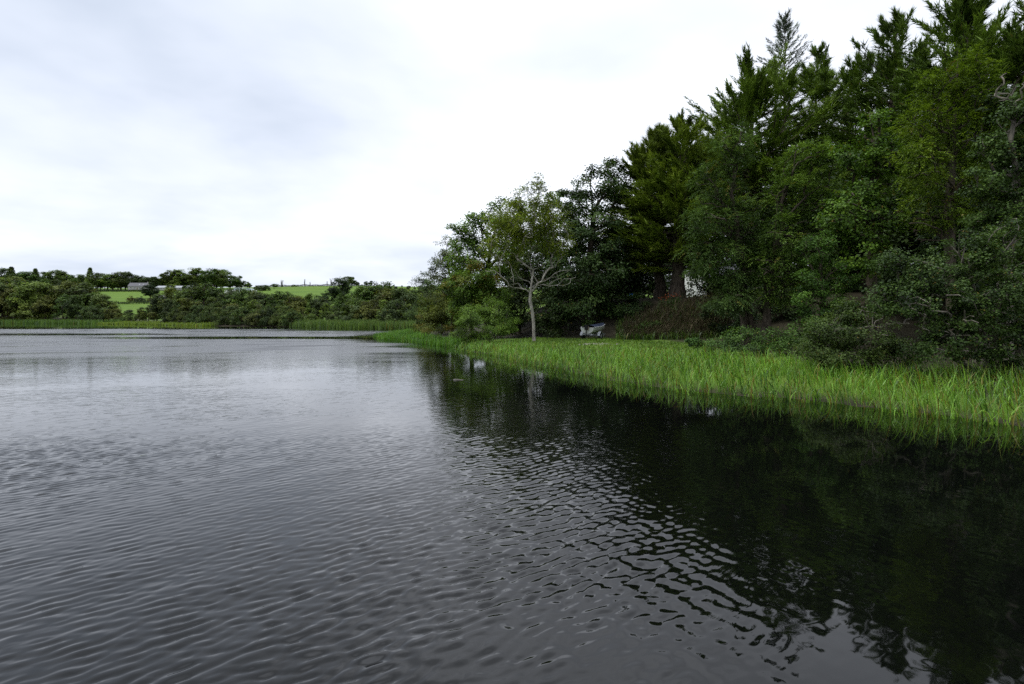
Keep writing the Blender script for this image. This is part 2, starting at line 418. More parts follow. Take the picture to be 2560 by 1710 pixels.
def leaf_cloud(centres, size, outw, n, leaf, r, style='leaf', up=.75, flat=.62, dry=0.0, shell=None):
    """leaves gathered in flattened clumps; each clump has a tone of its own"""
    k = len(centres); which = r.integers(0, k, n)
    off = r.normal(size=(n, 3)); off = norm(off) * (r.random(n) ** .5)[:, None]
    off[:, 2] = off[:, 2] * flat
    C = centres[which]; P = C + off * size[which][:, None]
    # clump underside stays open: keep the leaves on the upper face and the rim
    ct = r.normal(0, .22, k)
    tone = np.clip(.5 + ct[which] + r.normal(0, .17, n), 0, 1.3)
    O = outw[which]
    nr = norm(np.array([0, 0, up]) + O * .35 + off * .35 + r.normal(size=(n, 3)) * .42)
    T = norm(O * .5 + off * .6 + np.array([0, 0, -.18]) + r.normal(size=(n, 3)) * .6)
    T = T - nr * (T * nr).sum(1, keepdims=True)
    lw = leaf[0] * r.uniform(.65, 1.3, n), leaf[1] * r.uniform(.65, 1.3, n)
    dr = np.clip(r.random(n) < .012, 0, 1) * .6
    if dry > 0:
        cd_ = (r.random(k) < dry) * r.uniform(.35, .9, k); dr = np.maximum(dr, cd_[which] * r.uniform(.5, 1, n))
    if style == 'spray':
        # compound leaves: leaflets ranked along a drooping stalk
        m = 7; St = norm(O * .6 + off * .7 + np.array([0, 0, .12]) + r.normal(size=(n, 3)) * .5)
        Sd = norm(np.cross(St, [0, 0, 1.0]) + 1e-6)
        Ps, Ts, Ns, Ls, Ws, To, Dr = [], [], [], [], [], [], []
        sl = lw[0] * 2.6
        for i in range(m):
            f_ = (i // 2 + 1) / 4.0; sgn = 0 if i == 6 else (1 if i % 2 else -1)
            q = P + St * (sl * f_)[:, None]; q[:, 2] -= sl * .35 * f_ * f_
            Ps.append(q); Ts.append(norm(St * .7 + Sd * sgn * .9 + np.array([0, 0, -.35]) + r.normal(size=(n, 3)) * .15))
            Ns.append(norm(np.array([0, 0, 1.0]) + r.normal(size=(n, 3)) * .3)); Ls.append(lw[0]); Ws.append(lw[1]); To.append(tone + r.normal(0, .05, n)); Dr.append(dr)
        P, T, nr = np.vstack(Ps), np.vstack(Ts), np.vstack(Ns); lw = (np.concatenate(Ls), np.concatenate(Ws)); tone = np.concatenate(To); dr = np.concatenate(Dr)
    return P, T, nr, lw[0], lw[1], tone, dr

def broadleaf(name, label, cat, base, lobes, D, color, leaf=(.16, .09), lai=2.6, clump=.75, style='leaf', trunk=None, r_base=.22, bark=None, bare=(),
              mat=None, seed=0, dry=0.0, r_tip=.012, group=None, up=.75, limbs=.9, stems=0, min_clumps=10):
    """a tree or bush: base (px, D), crown lobes in photograph units turned into places and sizes in the scene"""
    r = np.random.default_rng(1000 + seed)
    bx, by = X(base[0], base[1]), base[1]; bz = gz(bx, by) - .12
    LW = lobes_world(lobes, D); ctr = np.mean([c for c, _ in LW], 0)
    C, S, O, cnt = [], [], [], 0
    for c, rad in LW:
        vol = rad[0] * rad[1] * rad[2]; k = max(min_clumps, int(1.5 * vol / (clump ** 3) * .9 + 6)); k = min(k, 90)
        u = rand_unit(k, r); q = c + u * rad * (r.uniform(.35, 1.0, k) ** .6)[:, None] * .92
        C.append(q); O.append(norm(u * .7 + norm(q - ctr) * .6)); S.append(clump * r.uniform(.6, 1.25, k))
        cnt += lai * math.pi * rad[0] * rad[2] / (.5 * leaf[0] * leaf[1] * (6.5 if style == 'spray' else 1))
    C, O, S = np.vstack(C), np.vstack(O), np.concatenate(S)
    ok = C[:, 2] > ground(C[:, 0], C[:, 1]) + .12; C, O, S = C[ok], O[ok], S[ok]
    n = int(cnt)
    P, T, nr, ll, lw_, tone, dr = leaf_cloud(C, S, O, n, leaf, r, style, up, dry=dry)
    V, Fq = kites(P, T, nr, ll, lw_)
    V[:, 2] = np.maximum(V[:, 2], .03)
    root = link(name, None, None, (bx, by, bz)); tag(root, label, cat, group)
    o3 = np.array([bx, by, bz])
    cr = link('crown', mesh('crown', V - o3, Fq, mat or M_LEAF, {'tone': ('FACE', tone), 'dry': ('FACE', dr)}), root, color=color)
    if trunk is None:
        top = np.array([ctr[0], ctr[1], max(c[2] + .3 * rd[2] for c, rd in LW)]); st = np.array([bx, by, bz])
        f_ = np.linspace(0, 1, 9)[:, None]
        tr = st + (top - st) * np.concatenate([f_ ** 1.5, f_ ** 1.5, f_], 1) + r.normal(size=(9, 3)) * .02 * (top[2] - st[2]) * np.minimum(f_ * 3, 1) * np.array([1, 1, .2])
        tr[0] = st
    else:
        tr = np.array([(X(px, D + dd), D + dd, Z(py, D + dd)) for px, py, dd in trunk]); tr[0] = (bx, by, bz)
        tr = np.vstack([tr[i] + (tr[i + 1] - tr[i]) * f_ for i in range(len(tr) - 1) for f_ in (0, .5)] + [tr[-1]])
    tg = C[r.random(len(C)) < limbs]
    if len(bare):
        for c, rad in lobes_world(bare, D):
            k = 26; tg = np.vstack([tg, c + rand_unit(k, r) * rad * (r.uniform(.3, 1, k) ** .5)[:, None]])
    ch = skeleton(tr, tg, r_base, r_tip, r)
    for s in range(stems):                                        # further stems from the same stool
        a = r.uniform(0, 6.28); q = C[r.integers(len(C))]; st = np.array([bx + math.cos(a) * r_base * 1.8, by + math.sin(a) * r_base * 1.8, bz])
        f_ = np.linspace(0, 1, 7)[:, None]; pts = st + (q - st) * np.concatenate([f_ ** 1.6, f_ ** 1.6, f_], 1) + r.normal(size=(7, 3)) * .06 * np.minimum(1, f_ * 3)
        ch.append((pts, np.linspace(r_base * .75, r_tip, 7)))
    tV, tF = sweep(ch[:1] + ch[len(ch) - stems:] if stems else ch[:1], 10)
    link('trunk', mesh('trunk', tV - o3, tF, bark or M_BARK, None, True), root)
    rest = ch[1:len(ch) - stems] if stems else ch[1:]
    if rest:
        tV, tF = sweep(rest, 4)
        link('branches', mesh('branches', tV - o3, tF, bark or M_BARK, None, True), root)
    return root

def cypress(name, label, cat, px, D, py_top, half_px, color, seed, crown_from=.12, nb=120, sub=9, per=30, lean=(0, 0), leaders=1, r_base=.45, kl=.50, kw=.072, prof=None, group=None, upsw=1.0, py_base=None, roundness=.75):
    """a feathery conifer: boughs sweeping out and up, each set with flat plumes of fine sprays"""
    r = np.random.default_rng(3000 + seed)
    bx, by = X(px, D), D; bz = gz(bx, by) - .15; top = Z(py_top, D); Ht = top - bz; rad = half_px * D / F
    o3 = np.array([bx, by, bz])
    tr = np.array([[lean[0] * f_ ** 1.5, lean[1] * f_ ** 1.5, Ht * f_ * .985] for f_ in np.linspace(0, 1, 12)]) + r.normal(size=(12, 3)) * [.06, .06, 0]
    P, T, tn, chains = [], [], [], [(tr, np.linspace(r_base, .03, 12) * np.concatenate([[1.3], np.ones(11)]))]
    zs = crown_from + (1 - crown_from) * (np.arange(nb) + r.random(nb)) / nb
    lead = [(np.zeros(2), 1.0)] + [(r.normal(size=2) * rad * .38, r.uniform(.84, .95)) for _ in range(leaders - 1)]
    for k in range(nb):
        f_ = zs[k]; az = k * 2.39996 + r.normal(0, .3)
        pr = (prof(f_) if prof else min(1.0, ((1 - f_) / .75) ** roundness)) * (.55 + .45 * ss(crown_from - .02, crown_from + .18, f_))
        Lb = max(.7, rad * pr * r.uniform(.75, 1.25) * 1.12)
        lo = lead[r.integers(len(lead))] if f_ > .55 else lead[0]
        o = np.array([np.interp(f_ * Ht, tr[:, 2], tr[:, 0]), np.interp(f_ * Ht, tr[:, 2], tr[:, 1]), f_ * Ht * lo[1]])
        o[:2] += lo[0] * ss(.5, .95, f_)
        el0 = math.radians(r.uniform(-14, 10) + 34 * ss(.6, 1.0, f_)); h_ = np.array([math.cos(az), math.sin(az), 0])
        m = 7; ts = np.linspace(0, 1, m); pts = [o]
        for i in range(1, m):
            el = el0 + upsw * ts[i] ** 1.3 * math.radians(14 + 20 * ss(.65, .95, f_)) + .16 * math.sin(ts[i] * 3.0)
            pts.append(pts[-1] + (h_ * math.cos(el) + np.array([0, 0, math.sin(el)])) * Lb / (m - 1) * 1.12)
        pts = np.array(pts); chains.append((pts, np.linspace(max(.015, .022 * Lb), .006, m)))
        sd_ = norm(np.cross(h_, [0, 0, 1.0])); bt = r.normal(0, .15)
        for j in range(sub):
            u0 = .22 - .17 * ss(.55, .85, f_); u = u0 + (1 - u0) * (j + r.random()) / sub; q = np.array([np.interp(u, ts, pts[:, i]) for i in range(3)])
            dr = norm(np.array([np.interp(min(1, u + .1), ts, pts[:, i]) - np.interp(max(0, u - .1), ts, pts[:, i]) for i in range(3)]))
            pd = norm(dr * 1.0 + sd_ * r.uniform(-1.0, 1.0) * (1.2 - u) + np.array([0, 0, .06]) + r.normal(size=3) * [.16, .16, .10])
            pl = (.40 + .30 * Lb * (1 - .5 * u)) * r.uniform(.7, 1.3)
            v = r.random(per); P.append(q + pd * (v * pl)[:, None] + r.normal(size=(per, 3)) * [.13, .13, .055] * pl * (1.08 - v)[:, None])
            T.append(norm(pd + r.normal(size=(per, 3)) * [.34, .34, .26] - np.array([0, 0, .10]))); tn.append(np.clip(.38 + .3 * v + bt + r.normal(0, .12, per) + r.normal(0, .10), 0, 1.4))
    for lo, hh in lead[1:]:
        a_ = tr[6]; b_ = np.array([tr[-1][0] + lo[0], tr[-1][1] + lo[1], Ht * hh - .2]); chains.append(([a_ + (b_ - a_) * q + np.array([lo[0], lo[1], 0]) * .25 * math.sin(q * 3.1) for q in np.linspace(0, 1, 6)], np.linspace(r_base * .4, .02, 6)))
    # the shoot at each top
    for lo, hh in lead:
        v = r.random(160); q = np.array([tr[-1][0] + lo[0], tr[-1][1] + lo[1], Ht * hh - .9]); P.append(q + np.array([0, 0, 1.0]) * (v * 1.1)[:, None] + r.normal(size=(160, 3)) * (.16 * (1.15 - v))[:, None])
        T.append(norm(np.array([0, 0, 1.0]) + r.normal(size=(160, 3)) * .5)); tn.append(np.full(160, .5))
    P, T, tn = np.vstack(P), np.vstack(T), np.concatenate(tn); n = len(P)
    nr = norm(np.array([0, 0, 1.0]) + r.normal(size=(n, 3)) * .5)
    kl_ = (kl * r.uniform(.5, 1.4, n))[:, None]; B = norm(np.cross(nr, T)) * (kw * r.uniform(.6, 1.4, n))[:, None]
    V = np.stack([P - B * .55, P + B * .55, P + T * kl_], 1).reshape(-1, 3); Fq = np.arange(3 * n).reshape(-1, 3)
    root = link(name, None, None, tuple(o3)); tag(root, label, cat, group)
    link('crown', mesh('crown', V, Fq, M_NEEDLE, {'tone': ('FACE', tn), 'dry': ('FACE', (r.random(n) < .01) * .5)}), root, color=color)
    tV, tF = sweep(chains[:1], 10); link('trunk', mesh('trunk', tV, tF, M_BARK, None, True), root)
    tV, tF = sweep(chains[1:], 4); link('branches', mesh('branches', tV, tF, M_BARK, None, True), root)
    return root

def blades(P, hts, wid, bend, az, segs=4, stiff=.25):
    """grass or sedge blades: strips that rise, then arch over"""
    n = len(P); d = np.stack([np.cos(az), np.sin(az), np.zeros(n)], 1); s = np.stack([-np.sin(az + .5), np.cos(az + .5), np.zeros(n)], 1)
    V = []
    pos = P.copy(); ang = np.full(n, 0.0) + bend * stiff * .3
    for i in range(segs + 1):
        wv = (wid * (1 - (i / segs) ** 1.6) * (.75 + .5 * min(1, i)))[:, None]
        if i == segs: V.append(pos.copy())
        else: V += [pos - s * wv * .5, pos + s * wv * .5]
        st = hts / segs
        pos = pos + d * (np.sin(ang) * st)[:, None] + np.array([0, 0, 1.0]) * (np.cos(ang) * st)[:, None]
        ang = ang + bend * (stiff + (1 - stiff) * 2 * (i + 1) / segs) / segs * 1.1
    m = 2 * segs + 1; V = np.stack(V, 1).reshape(-1, 3)
    q0 = np.arange(n)[:, None] * m
    quads = np.vstack([q0 + np.array([[2 * i, 2 * i + 1, 2 * i + 3, 2 * i + 2]]) for i in range(segs - 1)])
    tris = q0 + np.array([[2 * segs - 2, 2 * segs - 1, 2 * segs]])
    return V, quads, tris
def blade_bed(name, label, cat, P, hts, wid, bend, color, seed, tone=None, dry=None, segs=4, az=None):
    r = np.random.default_rng(seed); n = len(P)
    az = r.uniform(0, 6.283, n) if az is None else az
    V, q, t = blades(P, hts, wid, bend, az, segs)
    tone = np.clip(r.normal(.5, .22, n), 0, 1.2) if tone is None else tone
    dry = (r.random(n) < .05) * r.uniform(.2, .8, n) if dry is None else dry
    o = link(name, mesh(name, V, [q, t], M_BLADE, {'tone': ('FACE', np.concatenate([np.tile(tone, segs - 1), tone])), 'dry': ('FACE', np.concatenate([np.tile(dry, segs - 1), dry]))}), color=color)
    return tag(o, label, cat, kind='stuff')
def poly_in(x, y, poly):
    ins = np.zeros(len(x), bool); n = len(poly)
    for i in range(n):
        (ax, ay), (bx_, by_) = poly[i], poly[(i + 1) % n]
        if ay == by_: continue
        ins ^= ((ay > y) != (by_ > y)) & (x < ax + (y - ay) / (by_ - ay) * (bx_ - ax))
    return ins

# ------------------------------------------------------------------ sedge and reeds
def near_sedge():
    r = np.random.default_rng(5)
    poly = [(13.2, -3), (20, 4), (20, 16), (17.6, 18.3), (13.6, 19.3), (11.6, 21.5), (9.8, 24.5), (8.0, 27.5), (6.0, 29.5), (3.6, 32), (1.6, 36), (-.6, 40.5), (-2.8, 42.5), (-4.6, 41.5),
            (-4.1, 36.8), (-1.7, 32), (-.1, 25.6), (1.35, 22), (3.1, 17.5), (4.6, 15.7), (6.4, 14.5), (7.2, 13.9), (7.8, 12.9), (8.5, 11.7), (9.0, 10.8), (9.6, 8), (10.5, 0)]
    n0 = 120000
    x = r.uniform(-5.5, 21, n0); y = r.uniform(-3, 44, n0)
    keep = poly_in(x, y, poly) & (r.random(n0) < np.clip(1.25 - .012 * y, .3, 1)) & (x < 1.05 * y + 6)
    x, y = x[keep], y[keep]
    # gather into tussocks, ragged along the water
    tx, ty = np.round(x / .55 + .4 * np.sin(y * 3)) * .55, np.round(y / .55 + .4 * np.cos(x * 2.7)) * .55
    f_ = .45; x, y = x + (tx - x) * f_ * r.random(len(x)), y + (ty - y) * f_ * r.random(len(x))
    d = sdf(x, y); keep = (d > .22 + .30 * np.sin(x * 2.1 + y * 1.4) * np.sin(y * 2.6)) & (r.random(len(d)) < .80) ; x, y, d = x[keep], y[keep], d[keep]
    n = len(x); z = np.maximum(ground(x, y), -.12) - .05
    patch = .5 + .5 * np.sin(x * .9 + 1.3 * np.sin(y * .5)) * np.sin(y * .7 + .8 * np.sin(x * .6))
    back = ss(3, 9, d) * ss(24, 34, y)                              # shorter, yellower grass towards the lawn
    hts = (.58 + .20 * patch) * r.uniform(.55, 1.3, n)
    wid = r.uniform(.009, .021, n) * (1 + .016 * y)
    bend = np.clip(r.gamma(2.6, .70, n), .2, 3.0)
    tone = np.clip(.36 + .30 * patch + r.normal(0, .30, n) + .1 * back, 0, 1.6)
    dry = np.where(r.random(n) < .16 + .10 * patch * ss(.6, .9, patch) + .06 * back, r.uniform(.3, 1.0, n), 0) + .12 * back
    az = r.normal(2.6, 1.3, n)                                      # most arch over towards the open water
    blade_bed('sedge_bed', 'bright green bed of arching sedge in the water along the wooded bank', 'sedge', np.stack([x, y, z], 1), hts, wid, bend, (.132, .28, .032), 6, tone, dry, az=az)
near_sedge()

def patch_sedge(name, label, poly, dens, h, w_, color, seed, bend=1.0, cat='sedge', yr=None):
    r = np.random.default_rng(seed); P_ = np.array(poly); lo, hi = P_.min(0), P_.max(0)
    n0 = int(dens * np.prod(hi - lo)); x = r.uniform(lo[0], hi[0], n0); y = r.uniform(lo[1], hi[1], n0)
    k = poly_in(x, y, poly); x, y = x[k], y[k]; n = len(x)
    z = np.maximum(ground(x, y), -.15) - .05
    pt = .5 + .5 * np.sin(x * .8 + y * .33) * np.sin(y * .5 - x * .21)
    blade_bed(name, label, cat, np.stack([x, y, z], 1), h * r.uniform(.7, 1.15, n) * (.85 + .25 * pt), r.uniform(.7, 1.3, n) * w_, np.clip(r.gamma(2, .25 * bend, n), .05, 2), color, seed + 1, np.clip(.35 + .3 * pt + r.normal(0, .2, n), 0, 1.3))
patch_sedge('sedge_bed', 'small patch of green sedge in the water below the olive bush', [(-16.4, 79), (-16.6, 68), (-13, 56.5), (-8, 49), (-4.8, 42.5), (-2.5, 44), (-5, 50), (-9, 58), (-11.5, 66), (-12, 78)], 50, .72, .040, (.095, .23, .022), 21, 1.3)
patch_sedge('reed_bed', 'tall pale reed bed in the water below the far wooded shore', [(-53.5, 136.5), (-31.5, 115.5), (-19, 105.5), (-12, 99), (-8, 104), (-15, 113), (-28, 122), (-49, 143)], 20, 1.75, .13, (.105, .18, .036), 23, .6, 'reeds')
patch_sedge('reed_bed', 'long green reed bed along the far shore below the highest woods', [(-330, 258), (-300, 255), (-216, 236.5), (-153, 210.5), (-147, 217), (-212, 249), (-300, 272), (-332, 270)], 3.6, 1.6, .28, (.092, .172, .030), 25, .5, 'reeds')
patch_sedge('waterside_grass', 'low yellow green grass fringe on the far shore under the fields', [(-153, 209), (-121, 187), (-84, 153.5), (-81, 158), (-118, 196), (-148, 219)], 8, .95, .22, (.16, .24, .03), 27, .9, 'grass')

# ------------------------------------------------------------------ trees of the right bank
G_CY = (0.128, 0.182, 0.019)
cypress('cypress_tree', 'tall feathery cypress with two pointed tops over the brush mound', 'cypress', 1648, 55, 345, 115, G_CY, 1, .22, 190, 11, 38, leaders=2, r_base=.55, roundness=.6)
cypress('cypress_tree', 'broad cypress with the thickest trunk beside the white cottage', 'cypress', 1692, 52, 318, 135, (0.130, 0.192, 0.019), 2, .16, 200, 11, 38, leaders=3, r_base=.70, lean=(.8, 0), roundness=.6)
cypress('cypress_tree', 'dense rounded cypress standing below the thin grey spruce', 'cypress', 1880, 57, 185, 200, (0.121, 0.196, 0.022), 3, .15, 250, 12, 38, leaders=5, r_base=.6, roundness=.5)
cypress('cypress_tree', 'narrow dark cypress standing against the thin grey spruce', 'cypress', 2040, 59, 140, 120, (0.097, 0.161, 0.019), 4, .15, 160, 10, 36, leaders=2, r_base=.5, roundness=.6)
cypress('cypress_tree', 'dark cypress with wispy swept top between two taller conifers', 'cypress', 2222, 50, 62, 190, (0.086, 0.144, 0.019), 5, .15, 200, 11, 36, leaders=4, r_base=.6, lean=(.6, 0), roundness=.62)
cypress('cypress_tree', 'tallest cypress on the bank, plumes swept to one side', 'cypress', 2385, 42, 14, 220, (0.095, 0.161, 0.019), 6, .15, 210, 12, 36, leaders=4, r_base=.6, lean=(1.2, 0), roundness=.55)
cypress('cypress_tree', 'dark cypress behind the ivy clad tree', 'cypress', 2560, 40, 45, 200, (0.082, 0.138, 0.019), 7, .12, 180, 11, 34, leaders=3, r_base=.5, lean=(1.0, 0), roundness=.55)
cypress('spruce_tree', 'thin grey green spruce with see-through top rising above the cypresses', 'spruce', 1962, 66, 52, 150, (0.117, 0.153, 0.101), 8, .3, 150, 8, 14, r_base=.3, kl=.42, kw=.055, upsw=.5, roundness=.8)
cypress('cypress_tree', 'dark cypress closing the gap behind the ash trees', 'cypress', 2120, 62, 195, 215, (0.078, 0.130, 0.019), 9, .1, 130, 10, 32, leaders=3, r_base=.5, kl=.55, kw=.07)

broadleaf('holm_oak_tree', 'big dark evergreen tree overhanging the boat trailer', 'tree', (1470, 55), [(1490, 462, 0, 70, 45), (1550, 430, 1, 48, 42), (1425, 505, 1, 48, 45), (1440, 545, 0, 60, 60), (1400, 610, 1, 45, 60), (1490, 590, -1, 85, 80), (1430, 690, -2, 70, 70), (1510, 700, -2, 70, 80), (1400, 760, -2, 62, 50), (1480, 775, -3, 75, 40), (1530, 500, 1, 50, 50), (1550, 570, 1, 55, 65), (1540, 640, 1, 55, 60)],
          53, (0.043, 0.081, 0.019), (.23, .14), 3.4, 1.0, seed=1, r_base=.4, mat=M_GLOSSY)
broadleaf('ash_tree', 'pale barked ash with bare lower limbs standing alone on the lawn edge', 'tree', (1335, 45), [(1330, 545, 0, 92, 58), (1262, 610, 0, 62, 58), (1392, 590, 0, 45, 62), (1342, 462, 0, 15, 22), (1326, 505, 0, 62, 36), (1300, 560, 1, 95, 60)],
          45, (.165, .225, .022), (.14, .06), 2.3, .62, 'spray', [(1335, 850, 0), (1334, 810, 0), (1331, 780, 0), (1325, 752, 0), (1328, 715, 0), (1333, 675, 0)], .125, M_PALE, [(1300, 690, 0, 95, 45), (1370, 690, 0, 70, 40), (1330, 620, 0, 110, 60)], seed=2, r_tip=.014)
broadleaf('ash_tree', 'grey green ash with drooping sprays above twin trunks, next to the white cottage', 'tree', (1862, 36), [(1835, 375, 0, 60, 55), (1800, 455, 0, 75, 65), (1770, 545, -1, 62, 65), (1850, 560, 0, 75, 70), (1750, 640, -1, 45, 55), (1810, 655, -1, 75, 60), (1818, 735, -2, 48, 40), (1850, 690, -1, 50, 50), (1840, 750, -1.5, 40, 30)],
          36, (.082, .146, .034), (.15, .058), 2.9, .62, 'spray', None, .24, M_BARK, seed=3, stems=1)
broadleaf('ash_tree', 'lighter green ash with leaning stems and a tangle of dead twigs', 'tree', (1906, 35), [(2010, 410, 0, 58, 52), (2062, 400, 0, 48, 50), (1980, 495, 0, 75, 65), (2055, 520, 0, 58, 70), (1955, 590, -1, 55, 60), (2030, 610, 0, 60, 60), (2000, 680, 0, 60, 50), (1930, 660, -1, 50, 45), (1950, 730, -1, 45, 30)],
          35, (.104, .184, .028), (.15, .058), 2.7, .62, 'spray', None, .22, M_BARK, [(1930, 670, -1, 60, 50)], seed=4, stems=1)
broadleaf('sycamore_tree', 'mid green sycamore between the ash and the tall yellow green tree', 'tree', (2180, 33), [(2192, 295, 0, 45, 42), (2150, 375, 0, 62, 60), (2225, 395, 0, 62, 60), (2165, 470, 0, 75, 60), (2120, 540, -1, 62, 60), (2210, 540, 0, 70, 60), (2160, 630, -1, 70, 60)],
          32, (0.084, 0.167, 0.017), (.15, .13), 2.8, .62, seed=5, r_base=.3)
broadleaf('alder_tree', 'tall yellow green feathery tree in front of the highest conifers', 'tree', (2385, 28), [(2398, 165, 0, 50, 48), (2345, 215, 0, 62, 58), (2432, 235, 0, 52, 60), (2320, 310, 0, 66, 66), (2410, 335, 0, 80, 66), (2465, 300, 1, 40, 60), (2290, 400, -1, 60, 58), (2370, 440, 0, 85, 60), (2330, 520, 0, 75, 50), (2430, 480, 1, 60, 60)],
          28, (0.113, 0.186, 0.014), (.125, .052), 2.6, .52, 'spray', [(2385, 900, 0), (2376, 700, 0), (2372, 520, 0), (2385, 330, 0), (2395, 150, 0)], .24, M_BARK, [(2330, 560, 0, 70, 50)], seed=6)
broadleaf('ivy_clad_tree', 'ivy clad tree with bare dead limbs at its top', 'tree', (2520, 23), [(2535, 290, 0, 42, 55), (2490, 370, 0, 48, 55), (2550, 410, 0, 60, 75), (2465, 455, 0, 52, 52), (2530, 520, 0, 72, 70), (2600, 330, 0, 60, 90), (2480, 560, 0, 60, 50)],
          22, (.056, .105, .021), (.095, .085), 3.4, .42, seed=7, r_base=.15, r_tip=.008, mat=M_GLOSSY, bark=M_GREYBARK, bare=[(2525, 225, 0, 35, 45)])
broadleaf('hawthorn_tree', 'spreading dark hawthorn with pale dead twigs over the sedge', 'tree', (2470, 18.5), [(2300, 690, 0, 80, 48), (2400, 640, 0, 85, 60), (2520, 610, 0, 85, 75), (2225, 655, 0, 32, 26), (2240, 745, -.5, 85, 50), (2360, 765, -.5, 100, 65), (2490, 730, -.5, 100, 80), (2560, 760, 0, 80, 120), (2430, 850, -.6, 95, 60), (2330, 870, -.6, 80, 50), (2530, 880, 0, 80, 60)],
          17.5, (.054, .100, .020), (.07, .06), 3.1, .34, seed=8, r_base=.16, mat=M_GLOSSY, bark=M_GREYBARK, bare=[(2330, 790, -1, 110, 60)], stems=3, r_tip=.005)
broadleaf('sallow_bush', 'low dark sallow bush between the brambles and the hawthorn', 'bush', (2130, 20.5), [(2100, 830, 0, 80, 50), (2190, 850, -.5, 85, 55), (2040, 860, 0, 70, 40), (2140, 790, .5, 70, 40), (2260, 880, -.5, 60, 45), (2120, 900, -.5, 90, 30)],
          19.5, (.062, .102, .021), (.072, .056), 3.0, .36, seed=9, r_base=.07, bark=M_GREYBARK, bare=[(2160, 810, -1, 90, 50)], stems=5, r_tip=.006)
broadleaf('ivy_column', 'dead stem wrapped in glossy ivy beside the twin trunks', 'ivy', (2050, 31), [(2045, 620, 0, 48, 50), (2080, 700, 0, 55, 60), (2020, 730, -.5, 40, 60), (2060, 790, -.5, 60, 55), (2010, 830, -1, 50, 45), (2100, 800, 0, 60, 60)],
          30, (0.061, 0.133, 0.019), (.09, .08), 3.2, .42, seed=10, r_base=.2, mat=M_GLOSSY)
broadleaf('bramble_bush', 'bramble thicket in front of the twin trunks at the sedge edge', 'bramble', (1850, 27), [(1850, 845, 0, 60, 32), (1920, 850, 0, 60, 35), (1800, 865, 0, 50, 25), (1970, 865, -.5, 60, 32), (1880, 880, -1, 80, 22)],
          27, (0.072, 0.142, 0.026), (.085, .07), 3.0, .36, seed=11, r_base=.03, stems=6, r_tip=.006)
broadleaf('nettle_patch', 'dark green nettle clump on the lawn before the brush heap', 'plants', (1735, 32), [(1735, 862, 0, 28, 18), (1765, 868, 0, 24, 14)], 32, (0.055, 0.123, 0.026), (.09, .055), 3, .3, seed=12, r_base=.02, stems=5, r_tip=.006)
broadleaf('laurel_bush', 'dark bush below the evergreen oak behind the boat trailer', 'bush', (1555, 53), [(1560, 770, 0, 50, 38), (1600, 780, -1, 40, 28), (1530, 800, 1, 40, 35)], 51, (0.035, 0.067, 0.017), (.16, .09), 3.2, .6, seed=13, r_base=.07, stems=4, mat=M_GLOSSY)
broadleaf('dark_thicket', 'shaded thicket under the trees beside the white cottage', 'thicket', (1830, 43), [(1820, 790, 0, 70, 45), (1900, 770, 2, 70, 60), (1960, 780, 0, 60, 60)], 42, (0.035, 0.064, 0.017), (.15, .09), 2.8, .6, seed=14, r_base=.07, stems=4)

# left end of the near bank
broadleaf('lime_tree', 'bright green broadleaf tree close behind the pale ash', 'tree', (1215, 60), [(1262, 535, 0, 62, 48), (1205, 580, 0, 72, 58), (1250, 640, 0, 80, 70), (1170, 640, 0, 50, 55), (1320, 560, 3, 70, 60), (1320, 660, 3, 80, 90), (1395, 520, 4, 50, 50), (1180, 700, 0, 60, 60), (1260, 720, 0, 70, 60), (1150, 590, 1, 40, 40)], 58, (0.102, 0.189, 0.023), (.24, .16), 3.2, .95, seed=21, r_base=.3)
broadleaf('maple_tree', 'maple turning yellow in patches beside the lake', 'tree', (1180, 54), [(1185, 690, 0, 52, 45), (1150, 720, -1, 45, 45), (1215, 730, 0, 60, 55), (1170, 770, 0, 60, 40)], 51, (0.087, 0.162, 0.017), (.18, .13), 3.8, .7, seed=22, dry=.28, r_base=.2)
broadleaf('poplar_tree', 'airy grey green tree at the tip of the near bank', 'tree', (1130, 68), [(1125, 622, 0, 36, 36), (1098, 665, 0, 34, 38), (1140, 680, 0, 45, 55), (1110, 730, 0, 50, 50)], 66, (.082, .113, .036), (.17, .12), 2.4, .75, seed=23, r_base=.18)
broadleaf('willow_bush', 'light green willow bush leaning over the water before the lawn', 'bush', (1225, 46), [(1180, 790, -1, 42, 34), (1235, 772, 0, 46, 30), (1160, 826, -1, 32, 26), (1215, 820, -1, 55, 32), (1262, 812, 0, 34, 38), (1180, 850, -1, 36, 18)], 44, (0.131, 0.229, 0.032), (.14, .045), 3.0, .5, seed=24, r_base=.07, stems=5, bark=M_GREYBARK)
broadleaf('sallow_bush', 'olive yellow sallow bush sloping down to the small sedge patch', 'bush', (1105, 66), [(1095, 770, 0, 45, 50), (1058, 806, -1, 34, 30), (1125, 790, -1, 40, 50), (1130, 730, 1, 40, 40), (1085, 826, -3, 40, 20)], 64, (0.113, 0.148, 0.023), (.20, .08), 3.0, .7, seed=25, r_base=.08, stems=5, dry=.08)
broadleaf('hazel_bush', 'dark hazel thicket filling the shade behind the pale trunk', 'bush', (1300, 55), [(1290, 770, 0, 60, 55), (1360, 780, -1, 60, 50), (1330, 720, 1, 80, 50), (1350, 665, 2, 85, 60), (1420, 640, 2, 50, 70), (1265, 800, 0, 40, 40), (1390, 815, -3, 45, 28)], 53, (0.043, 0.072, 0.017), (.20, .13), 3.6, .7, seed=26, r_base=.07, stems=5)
broadleaf('ash_tree', 'slim tree with dull leaves behind the olive bush', 'tree', (1070, 92), [(1055, 730, 0, 30, 40), (1080, 700, 0, 28, 40), (1045, 775, 0, 34, 30), (1085, 770, 0, 34, 40)], 92, (0.072, 0.123, 0.029), (.24, .14), 2.8, 1.0, seed=27, r_base=.2)
